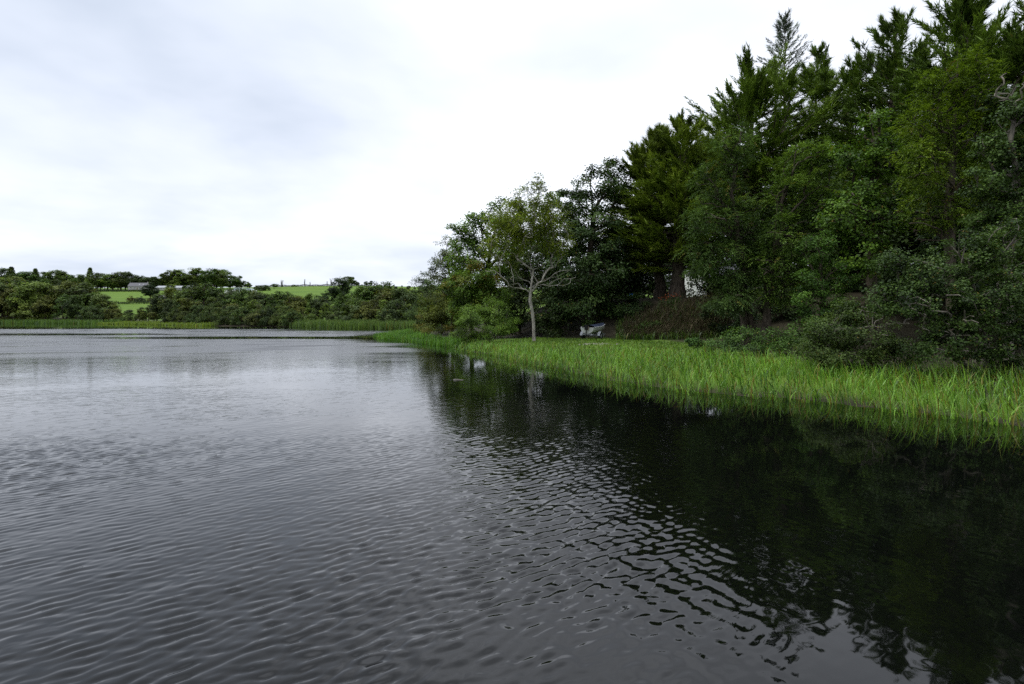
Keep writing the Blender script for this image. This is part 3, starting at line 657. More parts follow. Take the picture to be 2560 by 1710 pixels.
# wood behind the front rank
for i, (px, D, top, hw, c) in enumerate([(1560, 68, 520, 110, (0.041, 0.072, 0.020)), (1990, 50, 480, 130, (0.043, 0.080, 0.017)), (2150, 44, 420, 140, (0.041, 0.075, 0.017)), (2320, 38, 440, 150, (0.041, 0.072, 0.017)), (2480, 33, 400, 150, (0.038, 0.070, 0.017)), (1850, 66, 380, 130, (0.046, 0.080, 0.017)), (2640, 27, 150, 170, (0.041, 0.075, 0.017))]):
    z0 = 780; n_ = 4; lb = []
    for k in range(n_):
        yy = top + hw * .6 + (z0 - top - hw) * k / (n_ - 1)
        lb += [(px - hw * .45, yy + 20, 0, hw * .6, hw * .6), (px + hw * .45, yy, 1, hw * .6, hw * .6)]
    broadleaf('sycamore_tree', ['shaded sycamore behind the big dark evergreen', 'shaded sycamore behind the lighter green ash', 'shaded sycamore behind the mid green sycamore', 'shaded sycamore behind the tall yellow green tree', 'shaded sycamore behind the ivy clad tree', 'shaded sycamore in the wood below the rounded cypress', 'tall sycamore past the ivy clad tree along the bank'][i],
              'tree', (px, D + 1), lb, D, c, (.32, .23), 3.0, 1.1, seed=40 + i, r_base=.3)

# ------------------------------------------------------------------ far shore and hills
def proto(seed, kind):
    """crown and trunk meshes of a 10 m tree, for far copies"""
    r = np.random.default_rng(7000 + seed); C, S = [], []
    if kind == 'round':
        k = 75; u = rand_unit(k, r); C = np.array([0, 0, 5.6]) + u * np.array([3.7, 3.7, 4.0]) * (r.uniform(.3, 1, k) ** .5)[:, None]; S = r.uniform(.8, 1.5, k); n, lf = 6500, .50
    elif kind == 'lobed':
        lb = [(r.normal(0, 1.6), r.normal(0, 1.6), r.uniform(3.0, 8.0)) for _ in range(7)] + [(0, 0, 8.4)]
        C = np.vstack([np.array(c) + rand_unit(11, r) * (r.uniform(.3, 1, 11) ** .5)[:, None] * r.uniform(1.3, 2.2) for c in lb]); S = r.uniform(.6, 1.2, len(C)); n, lf = 6000, .48
    elif kind == 'bush':
        k = 60; u = rand_unit(k, r); u[:, 2] = np.abs(u[:, 2]); C = u * np.array([6.2, 6.2, 9.0]) * (r.uniform(.25, 1, k) ** .5)[:, None] + [0, 0, .4]; S = r.uniform(.9, 1.7, k); n, lf = 5600, .58
    elif kind == 'conifer':
        z = np.linspace(1.2, 9.8, 60); a = np.arange(60) * 2.4; q = 2.6 * (1 - z / 10.2) ** .8
        C = np.stack([np.cos(a) * q, np.sin(a) * q, z], 1); S = .35 + .8 * (1 - z / 10); n, lf = 4200, .46
    elif kind == 'snag':                                           # leafless forked tree sleeved in ivy
        C = np.vstack([np.stack([np.linspace(0, x1, 9), np.linspace(0, y1, 9), np.linspace(.5, z1, 9)], 1) for x1, y1, z1 in ((-1.6, .3, 8.6), (1.5, -.2, 9.2), (.2, .8, 6.5))]); S = r.uniform(.45, .8, len(C)); n, lf = 2200, .36
    O = norm(C - C.mean(0) + 1e-4)
    P, T, nr, ll, lw_, tone, dr = leaf_cloud(C, S, O, n, (lf, lf * .6), r)
    P[:, 2] = np.maximum(P[:, 2], .1)
    V, Fq = kites(P, T, nr, ll, lw_)
    cm = mesh('crown', V, Fq, M_LEAF, {'tone': ('FACE', tone), 'dry': ('FACE', dr)})
    top = {'round': 8, 'lobed': 8.5, 'bush': 5, 'conifer': 9.7, 'snag': 6}[kind]
    tr = np.array([[0, 0, -.6], [.05, 0, top * .3], [-.1, .1, top * .6], [0, 0, top]])
    tg = C[::4]; ch = skeleton(np.vstack([tr[i] + (tr[i + 1] - tr[i]) * f_ for i in range(3) for f_ in (0, .5)] + [tr[-1]]), tg, .28, .03, r)
    tV, tF = sweep(ch, 5)
    return cm, mesh('trunk', tV, tF, M_BARK, None, True)
PROTO = {k: [proto(i * 7 + len(k), k) for i in range(m)] for k, m in (('round', 3), ('lobed', 4), ('bush', 3), ('conifer', 1), ('snag', 2))}
rf = np.random.default_rng(77)
def far_tree(name, label, cat, group, px, D, py_top, kind, color, wide=1.0, vary=.22, hmin=2.0):
    x = X(px, D); z = gz(x, D); h = max(hmin, Z(py_top, D) - z)
    cm, tm = PROTO[kind][rf.integers(len(PROTO[kind]))]
    root = link(name, None, None, (x, D, z)); tag(root, label, cat, group)
    sx = h / 10 * wide * rf.uniform(.88, 1.14); root.scale = (sx, sx * rf.uniform(.9, 1.1), h / 10); root.rotation_euler = (0, 0, rf.uniform(0, 6.28))
    v = rf.uniform(1 - vary, 1 + vary); g = rf.uniform(.9, 1.12)
    link('crown', cm, root, color=(color[0] * v, color[1] * v * g, color[2] * v)); link('trunk', tm, root)
    return root
SH_PX = [0, 279, 400, 560, 743, 900, 1000]; SH_D = [240, 214, 193, 158, 139, 118, 108]
# outline of the wooded belt behind the far reeds: photograph column -> height of its tops
BELT = ([-120, 0, 60, 110, 150, 185, 215, 250, 275, 300, 340, 385, 410, 440, 480, 530, 580, 640, 700, 760, 800, 850, 900, 950, 1000, 1060], [700, 700, 692, 702, 712, 703, 722, 738, 762, 772, 768, 772, 732, 716, 719, 716, 730, 730, 735, 741, 748, 744, 724, 712, 716, 722])
OL, DK, MD, LT = (.110, .138, .027), (.064, .100, .029), (.082, .134, .028), (.122, .182, .032)
HUE = {OL: 'olive', DK: 'dark green', MD: 'mid green', LT: 'light green'}
SHP = {'round': 'rounded', 'lobed': 'billowing', 'bush': 'spreading', 'conifer': 'pointed'}
def where(px):
    for lim, t in ((150, 'behind the long green reed bed'), (262, 'beside the yellow green tree'), (412, 'below the two fields'), (520, 'below the long pale shed'), (660, 'below the curved glass roofs'), (760, 'under the slope of the hill field'), (890, 'in front of the lone oak'), (1200, 'behind the tall pale reed bed')):
        if px < lim: return t
for px in np.arange(-90, 1090, 24.0):                              # back rank
    p_ = px + rf.uniform(-9, 9); D = np.interp(p_, SH_PX, SH_D) + rf.uniform(24, 40); t = np.interp(p_, *BELT) - 2 + rf.uniform(-6, 7)
    c = [MD, OL, DK, LT, MD][rf.integers(5)]; k = ['lobed', 'round', 'lobed'][rf.integers(3)]
    far_tree('shore_tree', '%s %s tree of the far wooded belt %s' % (SHP[k], HUE[c], where(p_)), 'tree', 'trees of the far wooded belt', p_, D, t, k, c, 1.12)
for px in np.arange(-90, 1080, 30.0):                              # front rank, lower
    p_ = px + rf.uniform(-11, 11); D = np.interp(p_, SH_PX, SH_D) + rf.uniform(9, 16); t = np.interp(p_, *BELT); t = t + (790 - t) * rf.uniform(.22, .55)
    c = [OL, MD, DK, LT][rf.integers(4)]; k = ['bush', 'lobed'][rf.integers(2)]
    far_tree('shore_bush', 'low %s %s bush at the far waterside %s' % (SHP[k], HUE[c], where(p_)), 'bush', 'bushes along the far shore', p_, D, t, k, c, 1.0)
for px in np.arange(430, 745, 20.0):                               # trees that hang over the water
    p_ = px + rf.uniform(-8, 8); D = np.interp(p_, SH_PX, SH_D) + rf.uniform(2.0, 4)
    far_tree('waterside_tree', 'dark tree overhanging the far water %s' % where(p_), 'tree', 'dark trees over the far water', p_, D, rf.uniform(752, 776), 'bush', [(.058, .090, .022), (.046, .074, .020), (.070, .096, .022)][rf.integers(3)], .85)
far_tree('shore_tree', 'yellow green tree standing out above the dark belt beside the upper field', 'tree', None, 187, 262, 699, 'round', (.095, .115, .014), 1.1, 0)
far_tree('shore_tree', 'broad olive willow with a rounded top behind the pale reed bed', 'tree', None, 985 - 15, 138, 718, 'round', (.085, .112, .018), 1.25, 0)
far_tree('field_oak', 'lone dark round oak standing in the hill field', 'tree', None, 850, 420, 694, 'round', (.030, .058, .014), 1.15, 0)
far_tree('field_bush', 'small dark bush beside the lone round oak', 'bush', None, 817, 425, 722, 'bush', (.034, .060, .018), 1, 0)
far_tree('garden_tree', 'dark round tree beside the farmhouse in the upper field', 'tree', None, 376, 470, 711, 'round', (.022, .038, .014), 1.35, 0)
far_tree('garden_bush', 'yellowish bush by the small garage', 'bush', None, 380, 415, 738, 'bush', (.10, .12, .016), 1, 0, 2)
far_tree('garden_bush', 'grey green bush in the corner of the upper field', 'bush', None, 352, 418, 739, 'bush', (.05, .075, .03), 1.2, 0, 2)
far_tree('garden_bush', 'brownish low bush spreading at the field corner', 'bush', None, 330, 425, 738, 'bush', (.10, .095, .02), 1.3, 0, 2)
far_tree('field_tree', 'dull grey tree at the wooded edge of the upper field', 'tree', None, 236, 300, 730, 'lobed', (.048, .066, .030), 1, 0)
# woods on the skyline behind the fields
SKY_T = [(4, 672, 'round'), (28, 670, 'conifer'), (52, 681, 'lobed'), (70, 679, 'round'), (88, 674, 'conifer'), (108, 684, 'lobed'), (140, 676, 'round'), (160, 684, 'round'), (180, 692, 'lobed'), (203, 686, 'lobed'), (225, 672, 'conifer'), (243, 680, 'lobed'), (262, 692, 'lobed'), (282, 686, 'round'), (302, 682, 'round'), (322, 681, 'round'), (345, 692, 'lobed'), (365, 694, 'round'), (385, 692, 'lobed'),
         (405, 690, 'lobed'), (425, 680, 'lobed'), (446, 673, 'lobed'), (470, 685, 'round'), (490, 668, 'lobed'), (512, 674, 'lobed'), (535, 669, 'lobed'), (552, 676, 'round'), (575, 690, 'round'), (598, 694, 'lobed'), (618, 708, 'lobed')]
def hill_where(px): return 'away from the farm buildings' if px < 310 else 'behind the farmhouse' if px < 395 else 'behind the long shed' if px < 530 else 'above the curved glass roofs'
for px, t, k in SKY_T:
    c = [DK, MD, MD, LT][rf.integers(4)] if px < 400 else [MD, LT][rf.integers(2)]
    far_tree('skyline_tree', 'tall %s %s tree on the hilltop %s' % (SHP[k], HUE[c], hill_where(px)), 'tree', 'tall hilltop trees behind the farm', px, 640 + rf.uniform(-12, 25), t - 3, k, c, 1.2 if k != 'conifer' else .9)
for px in np.arange(-40, 640, 17.0):
    far_tree('skyline_tree', 'lower dark tree filling the hilltop wood %s' % hill_where(px), 'tree', 'lower trees of the hilltop wood', px + rf.uniform(-6, 6), 650 + rf.uniform(0, 30), np.interp(px, [0, 150, 260, 400, 560, 620], [688, 694, 697, 692, 692, 712]) + rf.uniform(-5, 4), 'round', DK, 1.6)
for px in np.arange(40, 660, 26.0):
    far_tree('hill_tree', 'mid slope tree between the far belt and the hilltop wood %s' % hill_where(px), 'tree', 'trees on the slope below the hilltop', px, 330 if px < 200 else 440, (np.interp(px, [0, 200], [690, 712]) if px < 215 else 999) + rf.uniform(-4, 5), 'lobed', [MD, OL, DK][rf.integers(3)], 1.3) if px < 215 else None
for px, t, k, D in [(663, 710, 'bush', 600), (648, 711, 'bush', 600), (685, 708, 'lobed', 640), (735, 710, 'bush', 690), (880, 690, 'lobed', 760), (868, 690, 'round', 740), (893, 704, 'round', 745), (916, 703, 'round', 735), (928, 701, 'lobed', 735), (943, 713, 'round', 730), (960, 717, 'round', 720), (985, 711, 'lobed', 700), (1005, 716, 'round', 700), (1025, 716, 'round', 690), (905, 712, 'round', 735), (1045, 718, 'round', 690)] + [(q, 713 + (q * 7 % 9), 'round', 600 + q % 40) for q in range(925, 1060, 16)]:
    c = [DK, MD][rf.integers(2)]
    far_tree('ridge_tree', '%s %s tree on the ridge %s' % (SHP[k], HUE[c], 'at the foot of the hill field' if px < 700 else 'along the hedge above the hill field' if px < 800 else 'behind the lone oak' if px < 900 else 'past the utility pole'), 'tree', 'trees along the ridge of the hill field', px, D, t, k, c, 1.5)
for px, t in [(705, 699), (762, 697), (775, 704), (818, 702), (828, 694)]:
    far_tree('ivy_snag', 'forked bare tree sleeved in ivy on the ridge hedge', 'tree', 'ivy covered snags on the ridge', px, 688, t, 'snag', (.028, .045, .018), .8 if px > 710 else 1.3, .1)

def hedge(label, pts, h, wd, color, seed):
    r = np.random.default_rng(seed); P = np.array(pts, float); Ls = np.linalg.norm(np.diff(P, axis=0), axis=1); n = int(Ls.sum() * 55)
    u = r.random(n) * Ls.sum(); cs = np.concatenate([[0], np.cumsum(Ls)]); x = np.interp(u, cs, P[:, 0]) + r.uniform(-.5, .5, n) * wd; y = np.interp(u, cs, P[:, 1]) + r.uniform(-.5, .5, n) * wd
    hh = h * (.82 + .22 * np.sin(u * .35) * np.sin(u * .13)); q = np.stack([x, y, ground(x, y) + hh * r.random(n) ** .7], 1)
    nr = norm(np.array([0, -.3, .8]) + r.normal(size=(n, 3)) * .5); V, Fq = kites(q, rand_unit(n, r), nr, .6 * r.uniform(.6, 1.3, n), .4 * r.uniform(.6, 1.3, n))
    o3 = np.array([P[0][0], P[0][1], gz(*P[0])]); root = link('hedge', None, None, tuple(o3)); tag(root, label, 'hedge')
    link('foliage', mesh('foliage', V - o3, Fq, M_LEAF, {'tone': ('FACE', np.clip(r.normal(.5, .2, n), 0, 1.2)), 'dry': ('FACE', np.zeros(n))}), root, color=color)
    ch = []
    for k in range(0, int(Ls.sum()), 5):
        a = np.array([np.interp(k, cs, P[:, 0]), np.interp(k, cs, P[:, 1])]); b_ = gz(*a); ch.append(([[a[0], a[1], b_ - .2], [a[0] + .1, a[1], b_ + h * .4], [a[0], a[1] + .1, b_ + h * .7]], [.08, .06, .02]))
    tV, tF = sweep(ch, 4); o = link('stems', mesh('stems', tV - o3, tF, M_BARK), root); o['kind'] = 'stuff'
hedge('clipped dark hedge along the top of the upper field', [(X(200, 605), 605), (X(290, 605), 605), (X(375, 603), 603)], 2.2, 2, (.024, .046, .012), 1)
hedge('dark hedge between the upper and the lower field', [(X(255, 388), 388), (X(330, 392), 392), (X(412, 398), 398)], 2.3, 2, (.024, .046, .012), 2)
hedge('hedge along the ridge above the hill field', [(X(640, 692), 692), (X(740, 694), 694), (X(840, 694), 694), (X(930, 690), 690)], 2.6, 2, (.026, .045, .014), 3)

# farm buildings
M_WHITE = plain('white_render', (.62, .62, .60), (.74, .74, .72), 1.2, .85, .2, .1)
M_CREAM = plain('grey_render', (.30, .29, .28), (.40, .38, .36), 1.0, .9, .2, .1)
M_SLATE = plain('slate', (.045, .045, .055), (.085, .085, .10), 3, .6, .35, .3)
M_SHEET = plain('pale_roof_sheet', (.22, .23, .24), (.36, .37, .38), .4, .6, .3, .2)
M_GLASS = plain('window_glass', (.03, .035, .04), (.06, .065, .07), 1, .08, .6, 0)
M_PANE = plain('greenhouse_pane', (.20, .25, .27), (.32, .37, .40), .5, .15, .6, 0)
M_WOOD = plain('weathered_wood', (.12, .09, .065), (.22, .18, .13), 6, .85, .15)
M_STONE = plain('grey_block', (.16, .16, .155), (.27, .27, .26), 3, .9, .15, .4)
def house(name, label, px, D, rz, size, wall_h, roof_h, wm, rm, windows=(), door=None, skylights=(), chimney=(), z=None, hip=0.0):
    x = X(px, D); lx, ly = size; root = link(name, None, None, (x, D, (gz(x, D) if z is None else z) - .3)); root.rotation_euler = (0, 0, rz); tag(root, label, 'building')
    wall_h += .3
    m = MB().box((-lx / 2, -ly / 2, 0), (lx / 2, ly / 2, wall_h)); m.add([(-lx / 2, -ly / 2, wall_h), (-lx / 2, ly / 2, wall_h), (-lx / 2 * (1 - hip), 0, wall_h + roof_h * .97), (lx / 2, -ly / 2, wall_h), (lx / 2, ly / 2, wall_h), (lx / 2 * (1 - hip), 0, wall_h + roof_h * .97)], [(0, 2, 1), (3, 4, 5)])
    m.build('wall', wm, root)
    e_, t_ = .35, .14; a = lx / 2 + .25; b_ = a * (1 - hip); r_ = MB()
    for s in (-1, 1):
        v = [(-a, s * (ly / 2 + e_), wall_h - e_ * roof_h / (ly / 2)), (a, s * (ly / 2 + e_), wall_h - e_ * roof_h / (ly / 2)), (b_, 0, wall_h + roof_h), (-b_, 0, wall_h + roof_h)]
        v += [(p_[0], p_[1], p_[2] + t_) for p_ in v]; r_.add(v, [(0, 1, 2, 3), (4, 7, 6, 5), (0, 4, 5, 1), (1, 5, 6, 2), (2, 6, 7, 3), (3, 7, 4, 0)])
    ro = r_.build('roof', rm, root)
    for q in skylights:
        k = MB(); f0, f1 = .4, .62; yy = lambda f_: -ly / 2 * (1 - f_); zz = lambda f_: wall_h + roof_h * f_ + t_ + .05
        k.add([(q - .6, yy(f0), zz(f0)), (q + .6, yy(f0), zz(f0)), (q + .6, yy(f1), zz(f1)), (q - .6, yy(f1), zz(f1)), (q - .6, yy(f0), zz(f0) - .1), (q + .6, yy(f0), zz(f0) - .1), (q + .6, yy(f1), zz(f1) - .1), (q - .6, yy(f1), zz(f1) - .1)], [(0, 1, 2, 3), (4, 7, 6, 5), (0, 4, 5, 1), (1, 5, 6, 2), (2, 6, 7, 3), (3, 7, 4, 0)])
        k.build('skylight', M_SHEET, ro)
    for q in chimney: MB().box((q - .5, -.4, wall_h + roof_h * .7), (q + .5, .4, wall_h + roof_h + 1.1)).build('chimney', wm, ro)
    for wx_, wz, ww, wh in windows:
        y0 = -ly / 2; f_ = MB()
        for a0, a1, c0, c1 in ((wx_ - ww / 2 - .08, wx_ + ww / 2 + .08, wz - .08, wz), (wx_ - ww / 2 - .08, wx_ + ww / 2 + .08, wz + wh, wz + wh + .08), (wx_ - ww / 2 - .08, wx_ - ww / 2, wz, wz + wh), (wx_ + ww / 2, wx_ + ww / 2 + .08, wz, wz + wh), (wx_ - .03, wx_ + .03, wz, wz + wh)): f_.box((a0, y0 - .07, c0), (a1, y0 - .003, c1))
        fo = f_.build('window', M_WHITE, root)
        MB().box((wx_ - ww / 2, y0 - .03, wz), (wx_ + ww / 2, y0 - .006, wz + wh)).build('pane', M_GLASS, fo)
    if door: MB().box((door[0] - door[1] / 2, -ly / 2 - .06, .3), (door[0] + door[1] / 2, -ly / 2 - .004, .3 + door[2])).build('door', door[3], root)
    return root
house('farmhouse', 'grey rendered farmhouse with dark slate roof above the upper field', 348, 615, .06, (19, 8), 3.6, 3.6, M_CREAM, M_SLATE, [(-6.5, 1.3, 1.2, 1.4), (-2.5, 1.3, 1.2, 1.4), (3, 1.3, 1.2, 1.4), (6.8, 1.3, 1.2, 1.4)], (0.3, 1.1, 2.1, M_WOOD), (1.5, 5.5), (9.0,), z=Z(724, 615))
house('long_shed', 'long low farm shed with pale sheet roof behind the trees', 448, 560, .02, (40, 12), 2.2, 2.0, M_CREAM, M_SHEET, [(-14, 1.2, 1.5, 1), (-6, 1.2, 1.5, 1), (4, 1.2, 1.5, 1), (10, 1.2, 1.5, 1)], (15, 2.4, 2.0, M_WOOD), z=Z(725.5, 560))
house('garage', 'tiny garage with hipped grey roof and white door by the hedge', 408, 420, -.05, (4.6, 5), 2.4, 1.4, M_STONE, M_STONE, (), (0, 3.2, 2.0, M_WHITE), z=Z(751, 420), hip=.45)
def glasshouse(px, D, z):
    x = X(px, D); root = link('glasshouse', None, None, (x, D, z)); tag(root, 'pale low building with two curved glass roofs among far trees', 'building')
    MB().box((-13, -4, 0), (13, 4, 3.1)).build('wall', M_WHITE, root)
    for q in (-4, 2, 8): MB().box((q - 1, -4.05, 1), (q + 1, -4.004, 2.2)).build('window', M_GLASS, root)
    for cx_, rr in ((-1.0, 5.2), (7.6, 3.9)):
        a = np.linspace(0, math.pi, 11); top = [(cx_ + rr * math.cos(t), 3.1 + rr * .42 * math.sin(t)) for t in a]; m = MB()
        v = [(p_[0], y_, p_[1]) for y_ in (-3.6, 3.6) for p_ in top]; m.add(v, [(i, i + 1, i + 12, i + 11) for i in range(10)] + [tuple(range(10, -1, -1)), tuple(range(11, 22))])
        ro = m.build('glass_roof', M_PANE, root)
        for i in range(0, 11, 2): MB().tube((top[i][0], -3.65, top[i][1] + .03), (top[i][0], 3.6, top[i][1] + .03), .07, n=4).build('glazing_bar', M_WHITE, ro)
glasshouse(602, 520, Z(734, 520))
def pole(px, D, py_top):
    x = X(px, D); z = gz(x, D); t = Z(py_top, D) - z; root = link('utility_pole', None, None, (x, D, z - .3)); tag(root, 'thin pale wooden utility pole rising from the far trees', 'pole')
    MB().tube((0, 0, 0), (0, 0, t + .3), .17, .12, 8).build('post', M_TWIG, root, True); MB().box((-.7, -.06, t - .5), (.7, .06, t - .36)).build('crossarm', M_WOOD, root)
    for q in (-.6, 0, .6): MB().tube((q, 0, t - .36), (q, 0, t - .18), .05, n=6).build('insulator', M_WHITE, root)
pole(910, 235, 715)

# ------------------------------------------------------------------ near buildings seen under the cypresses
house('white_cottage', 'white cottage wall showing beneath the cypress branches', 1792, 74, .12, (7, 9), 2.7, 2.4, M_WHITE, M_SLATE, [(1.6, 1.2, 1.1, 1.1)], None)
house('block_shed', 'small grey block shed seen through the gap under the cypresses', 1580, 72, .0, (2.6, 3), 2.0, .7, M_STONE, M_SHEET, (), (.6, .8, 1.8, M_WOOD))
x, D = X(1577, 66), 66; root = link('blue_barrel', None, None, (x, D, gz(x, D))); tag(root, 'blue plastic barrel beside the grey block shed', 'barrel')
M_BLUE = plain('blue_plastic', (.02, .10, .30), (.03, .14, .38), 3, .4, .4, .05)
MB().tube((0, 0, 0), (0, 0, .45), .26, .29, 14).tube((0, 0, .45), (0, 0, .9), .29, .26, 14).build('drum', M_BLUE, root, False)
for q in (.28, .62): MB().tube((0, 0, q - .02), (0, 0, q + .02), .31, n=14).build('hoop', M_BLUE, root)
MB().tube((0, 0, .9), (0, 0, .95), .22, n=14).build('lid', M_BLUE, root)
x0, x1, D = X(1636, 63), X(1672, 63), 63; z = gz(x0, D); root = link('paddock_fence', None, None, (x0, D, z)); tag(root, 'low wooden post and rail fence between the cypress trunks', 'fence')
for q in np.linspace(0, x1 - x0, 3): MB().box((q - .06, -.06, -.2), (q + .06, .06, 1.15)).build('post', M_WOOD, root)
for q in (.45, .95): MB().box((-.1, -.1, q), (x1 - x0 + .1, -.062, q + .11)).build('rail', M_WOOD, root)

# ------------------------------------------------------------------ boat on its trailer
M_HULL = plain('white_hull_paint', (.36, .36, .33), (.52, .52, .49), 2.5, .55, .35, .08)
M_NAVY = plain('navy_tarpaulin', (.018, .025, .045), (.035, .045, .075), 3, .5, .3, .5)
M_TYRE = plain('tyre_rubber', (.012, .012, .012), (.022, .022, .021), 8, .85, .2)
M_STEEL = plain('galvanised_steel', (.30, .31, .32), (.42, .43, .44), 6, .45, .5, .1, metal=.6)
BX, BY = X(1468, 45), 45.0; BZ = gz(BX, BY); HD = math.radians(58)    # bow points away to the right
tr_ = link('boat_trailer', None, None, (BX, BY, BZ)); tr_.rotation_euler = (0, 0, HD); tag(tr_, 'two wheeled steel boat trailer standing on the lawn edge', 'trailer')
for s in (-1, 1):
    MB().box((-.1, s * .42 - .03, .36), (2.6, s * .42 + .03, .42)).build('side_rail', M_STEEL, tr_)
    wl = MB().tube((.85, s * .66, .29), (.85, s * .82, .29), .29, n=20).build('wheel', M_TYRE, tr_)
    MB().tube((.85, s * .82, .29), (.85, s * .835, .29), .15, n=14).build('rim', M_STEEL, wl)
    a = np.linspace(.1, math.pi - .1, 9); v = [(.85 + rr * math.cos(t), s * yy, .29 + rr * math.sin(t)) for yy in (.64, .86) for rr in (.34, .36) for t in a]
    f_ = [(i, i + 1, i + 10, i + 9) for i in range(8)] + [(i + 18, i + 27, i + 28, i + 19) for i in range(8)] + [(i + 9, i + 10, i + 28, i + 27) for i in range(8)] + [(i, i + 18, i + 19, i + 1) for i in range(8)]
    MB().add(v, f_).build('mudguard', M_STEEL, tr_)
MB().tube((.85, -.68, .29), (.85, .68, .29), .035, n=8).build('axle', M_STEEL, tr_)
for q in (.0, 1.5, 2.5): MB().box((q - .03, -.45, .42), (q + .03, .45, .47)).build('crossbar', M_STEEL, tr_)
MB().tube((2.5, -.4, .4), (3.6, 0, .36), .03, n=6).tube((2.5, .4, .4), (3.6, 0, .36), .03, n=6).build('drawbar', M_STEEL, tr_)
MB().tube((3.35, 0, 0), (3.35, 0, .4), .03, n=6).build('jockey_post', M_STEEL, tr_)
bt = link('rowing_boat', None, None, (BX, BY, BZ + .47)); bt.rotation_euler = (0, math.radians(-1.5), HD); tag(bt, 'white clinker rowing boat under a navy cover on the trailer', 'boat')
def section(u):
    bw = .64 * (1 - u ** 2.6) ** .75 * (.86 + .14 * math.sin(min(1, u * 2) * math.pi / 2)) + .015; k0 = .22 * u ** 3; g = .50 + .16 * u ** 2
    pts = []
    for i in range(5):
        f0, f1 = i / 5, (i + 1) / 5
        for f_, o in ((f0, .014), (f1, .0)):
            pts.append((bw * math.sin(f_ * math.pi / 2) ** .72 + o * (f_ > 0), k0 + (g - k0) * (f_ ** 1.35)))
    return pts
us = np.linspace(0, 1, 13); BL = 3.3
for i in range(5):                                                   # the strakes, lapped
    for s in (-1, 1):
        v = []; 
        for u in us:
            a, b_ = section(u)[2 * i:2 * i + 2]; v += [(u * BL, s * a[0], a[1]), (u * BL, s * (b_[0] + .012), b_[1] + .015), (u * BL, s * max(0, a[0] - .02), a[1]), (u * BL, s * max(0, b_[0] - .012), b_[1] + .015)]
        f_ = []
        for k in range(12):
            o = k * 4; f_ += [(o, o + 4, o + 5, o + 1), (o + 2, o + 3, o + 7, o + 6), (o + 1, o + 5, o + 7, o + 3), (o, o + 2, o + 6, o + 4)]
        MB().add(v, f_).build('strake', M_HULL, bt)
sec = section(0); v = [(-.015, s * p_[0], p_[1]) for s in (1, -1) for p_ in (sec if s == 1 else sec[::-1])]; k = len(v)
MB().add(v + [(.03, p_[1], p_[2]) for p_ in v], [tuple(range(k)), tuple(range(2 * k - 1, k - 1, -1))] + [(i, i + k, (i + 1) % k + k, (i + 1) % k) for i in range(k)]).build('transom', M_HULL, bt)
for s in (-1, 1):
    pts = [(u * BL, s * (section(u)[-1][0] + .02), section(u)[-1][1] + .02) for u in us]; V, Fq = sweep([(pts, np.full(13, .03))], 6); link('gunwale', mesh('gunwale', V, Fq, M_HULL), bt)
MB().box((.2, -.025, -.06), (BL * .9, .025, .03)).build('keel', M_HULL, bt)
MB().tube((BL * .97, 0, .18), (BL + .05, 0, .72), .035, n=6).build('stem_post', M_HULL, bt)
v = []
for u in us:
    bw, g = section(u)[-1]; v += [(u * BL, q * (bw + .035), g + .06 + .16 * (1 - abs(q)) * (1 - .6 * u) - (.05 if abs(q) == 1 else 0)) for q in (-1, -.6, 0, .6, 1)]
MB().add(v, [(5 * i + j, 5 * i + j + 5, 5 * i + j + 6, 5 * i + j + 1) for i in range(1, 12) for j in range(4)]).build('cover', M_NAVY, bt)
ob = MB().box((-.30, -.10, .35), (-.05, .10, .72)).tube((-.17, 0, .35), (-.2, 0, -.2), .045, n=8).build('outboard_motor', M_TYRE, bt)
MB().box((-.06, -.16, .3), (-.016, .16, .6)).build('motor_bracket', M_WOOD, bt)

# ------------------------------------------------------------------ brush heap, flowers, stones, driftwood
def on_bank(px, D): x = X(px, D); return np.array([x, D, gz(x, D)])
def brush():
    r = np.random.default_rng(91); n = 5200
    u = r.random(n); px = 1560 + 300 * u; v = r.random(n); D = 44.6 + v * 5.2 - .010 * (px - 1560); x = X(px, D); k = r.random(n) < np.clip(1.2 - .6 * v, .2, 1); x, D = x[k], D[k]; n = len(x)
    z = ground(x, D) + r.uniform(0, .5, n) ** 2 * 1.6 * np.exp(-((X(1700, 46) - x) / 4) ** 2) - .03
    az = r.normal(4.3, .9, n)
    V, q, t = blades(np.stack([x, D, z], 1), r.uniform(.5, 1.5, n), r.uniform(.02, .05, n), r.uniform(1.2, 2.3, n), az, 3)
    o = tag(link('brush_heap', mesh('brush_heap', V, [q, t], M_DRY)), 'brown heap of cut brush and dead fern on the bank slope', 'brush heap', kind='stuff')
brush()
broadleaf('bramble_bush', 'green bramble trailing over the top of the brush heap', 'bramble', (1655, 48.5), [(1640, 812, -1.6, 38, 16), (1690, 790, 0, 40, 16), (1600, 838, -2.5, 30, 14), (1740, 806, -1, 45, 16), (1570, 848, -3, 22, 10), (1610, 826, -2, 30, 14), (1720, 826, -1.5, 45, 16), (1785, 832, -2, 45, 18), (1670, 836, -2.5, 40, 12), (1840, 820, -2, 40, 20)], 48.5, (.055, .105, .016), (.15, .08), 2.4, .4, seed=60, r_base=.03, stems=5, r_tip=.006, min_clumps=16)
M_RED = plain('red_petal', (.28, .05, .015), (.38, .09, .02), 6, .6, .3, 0)
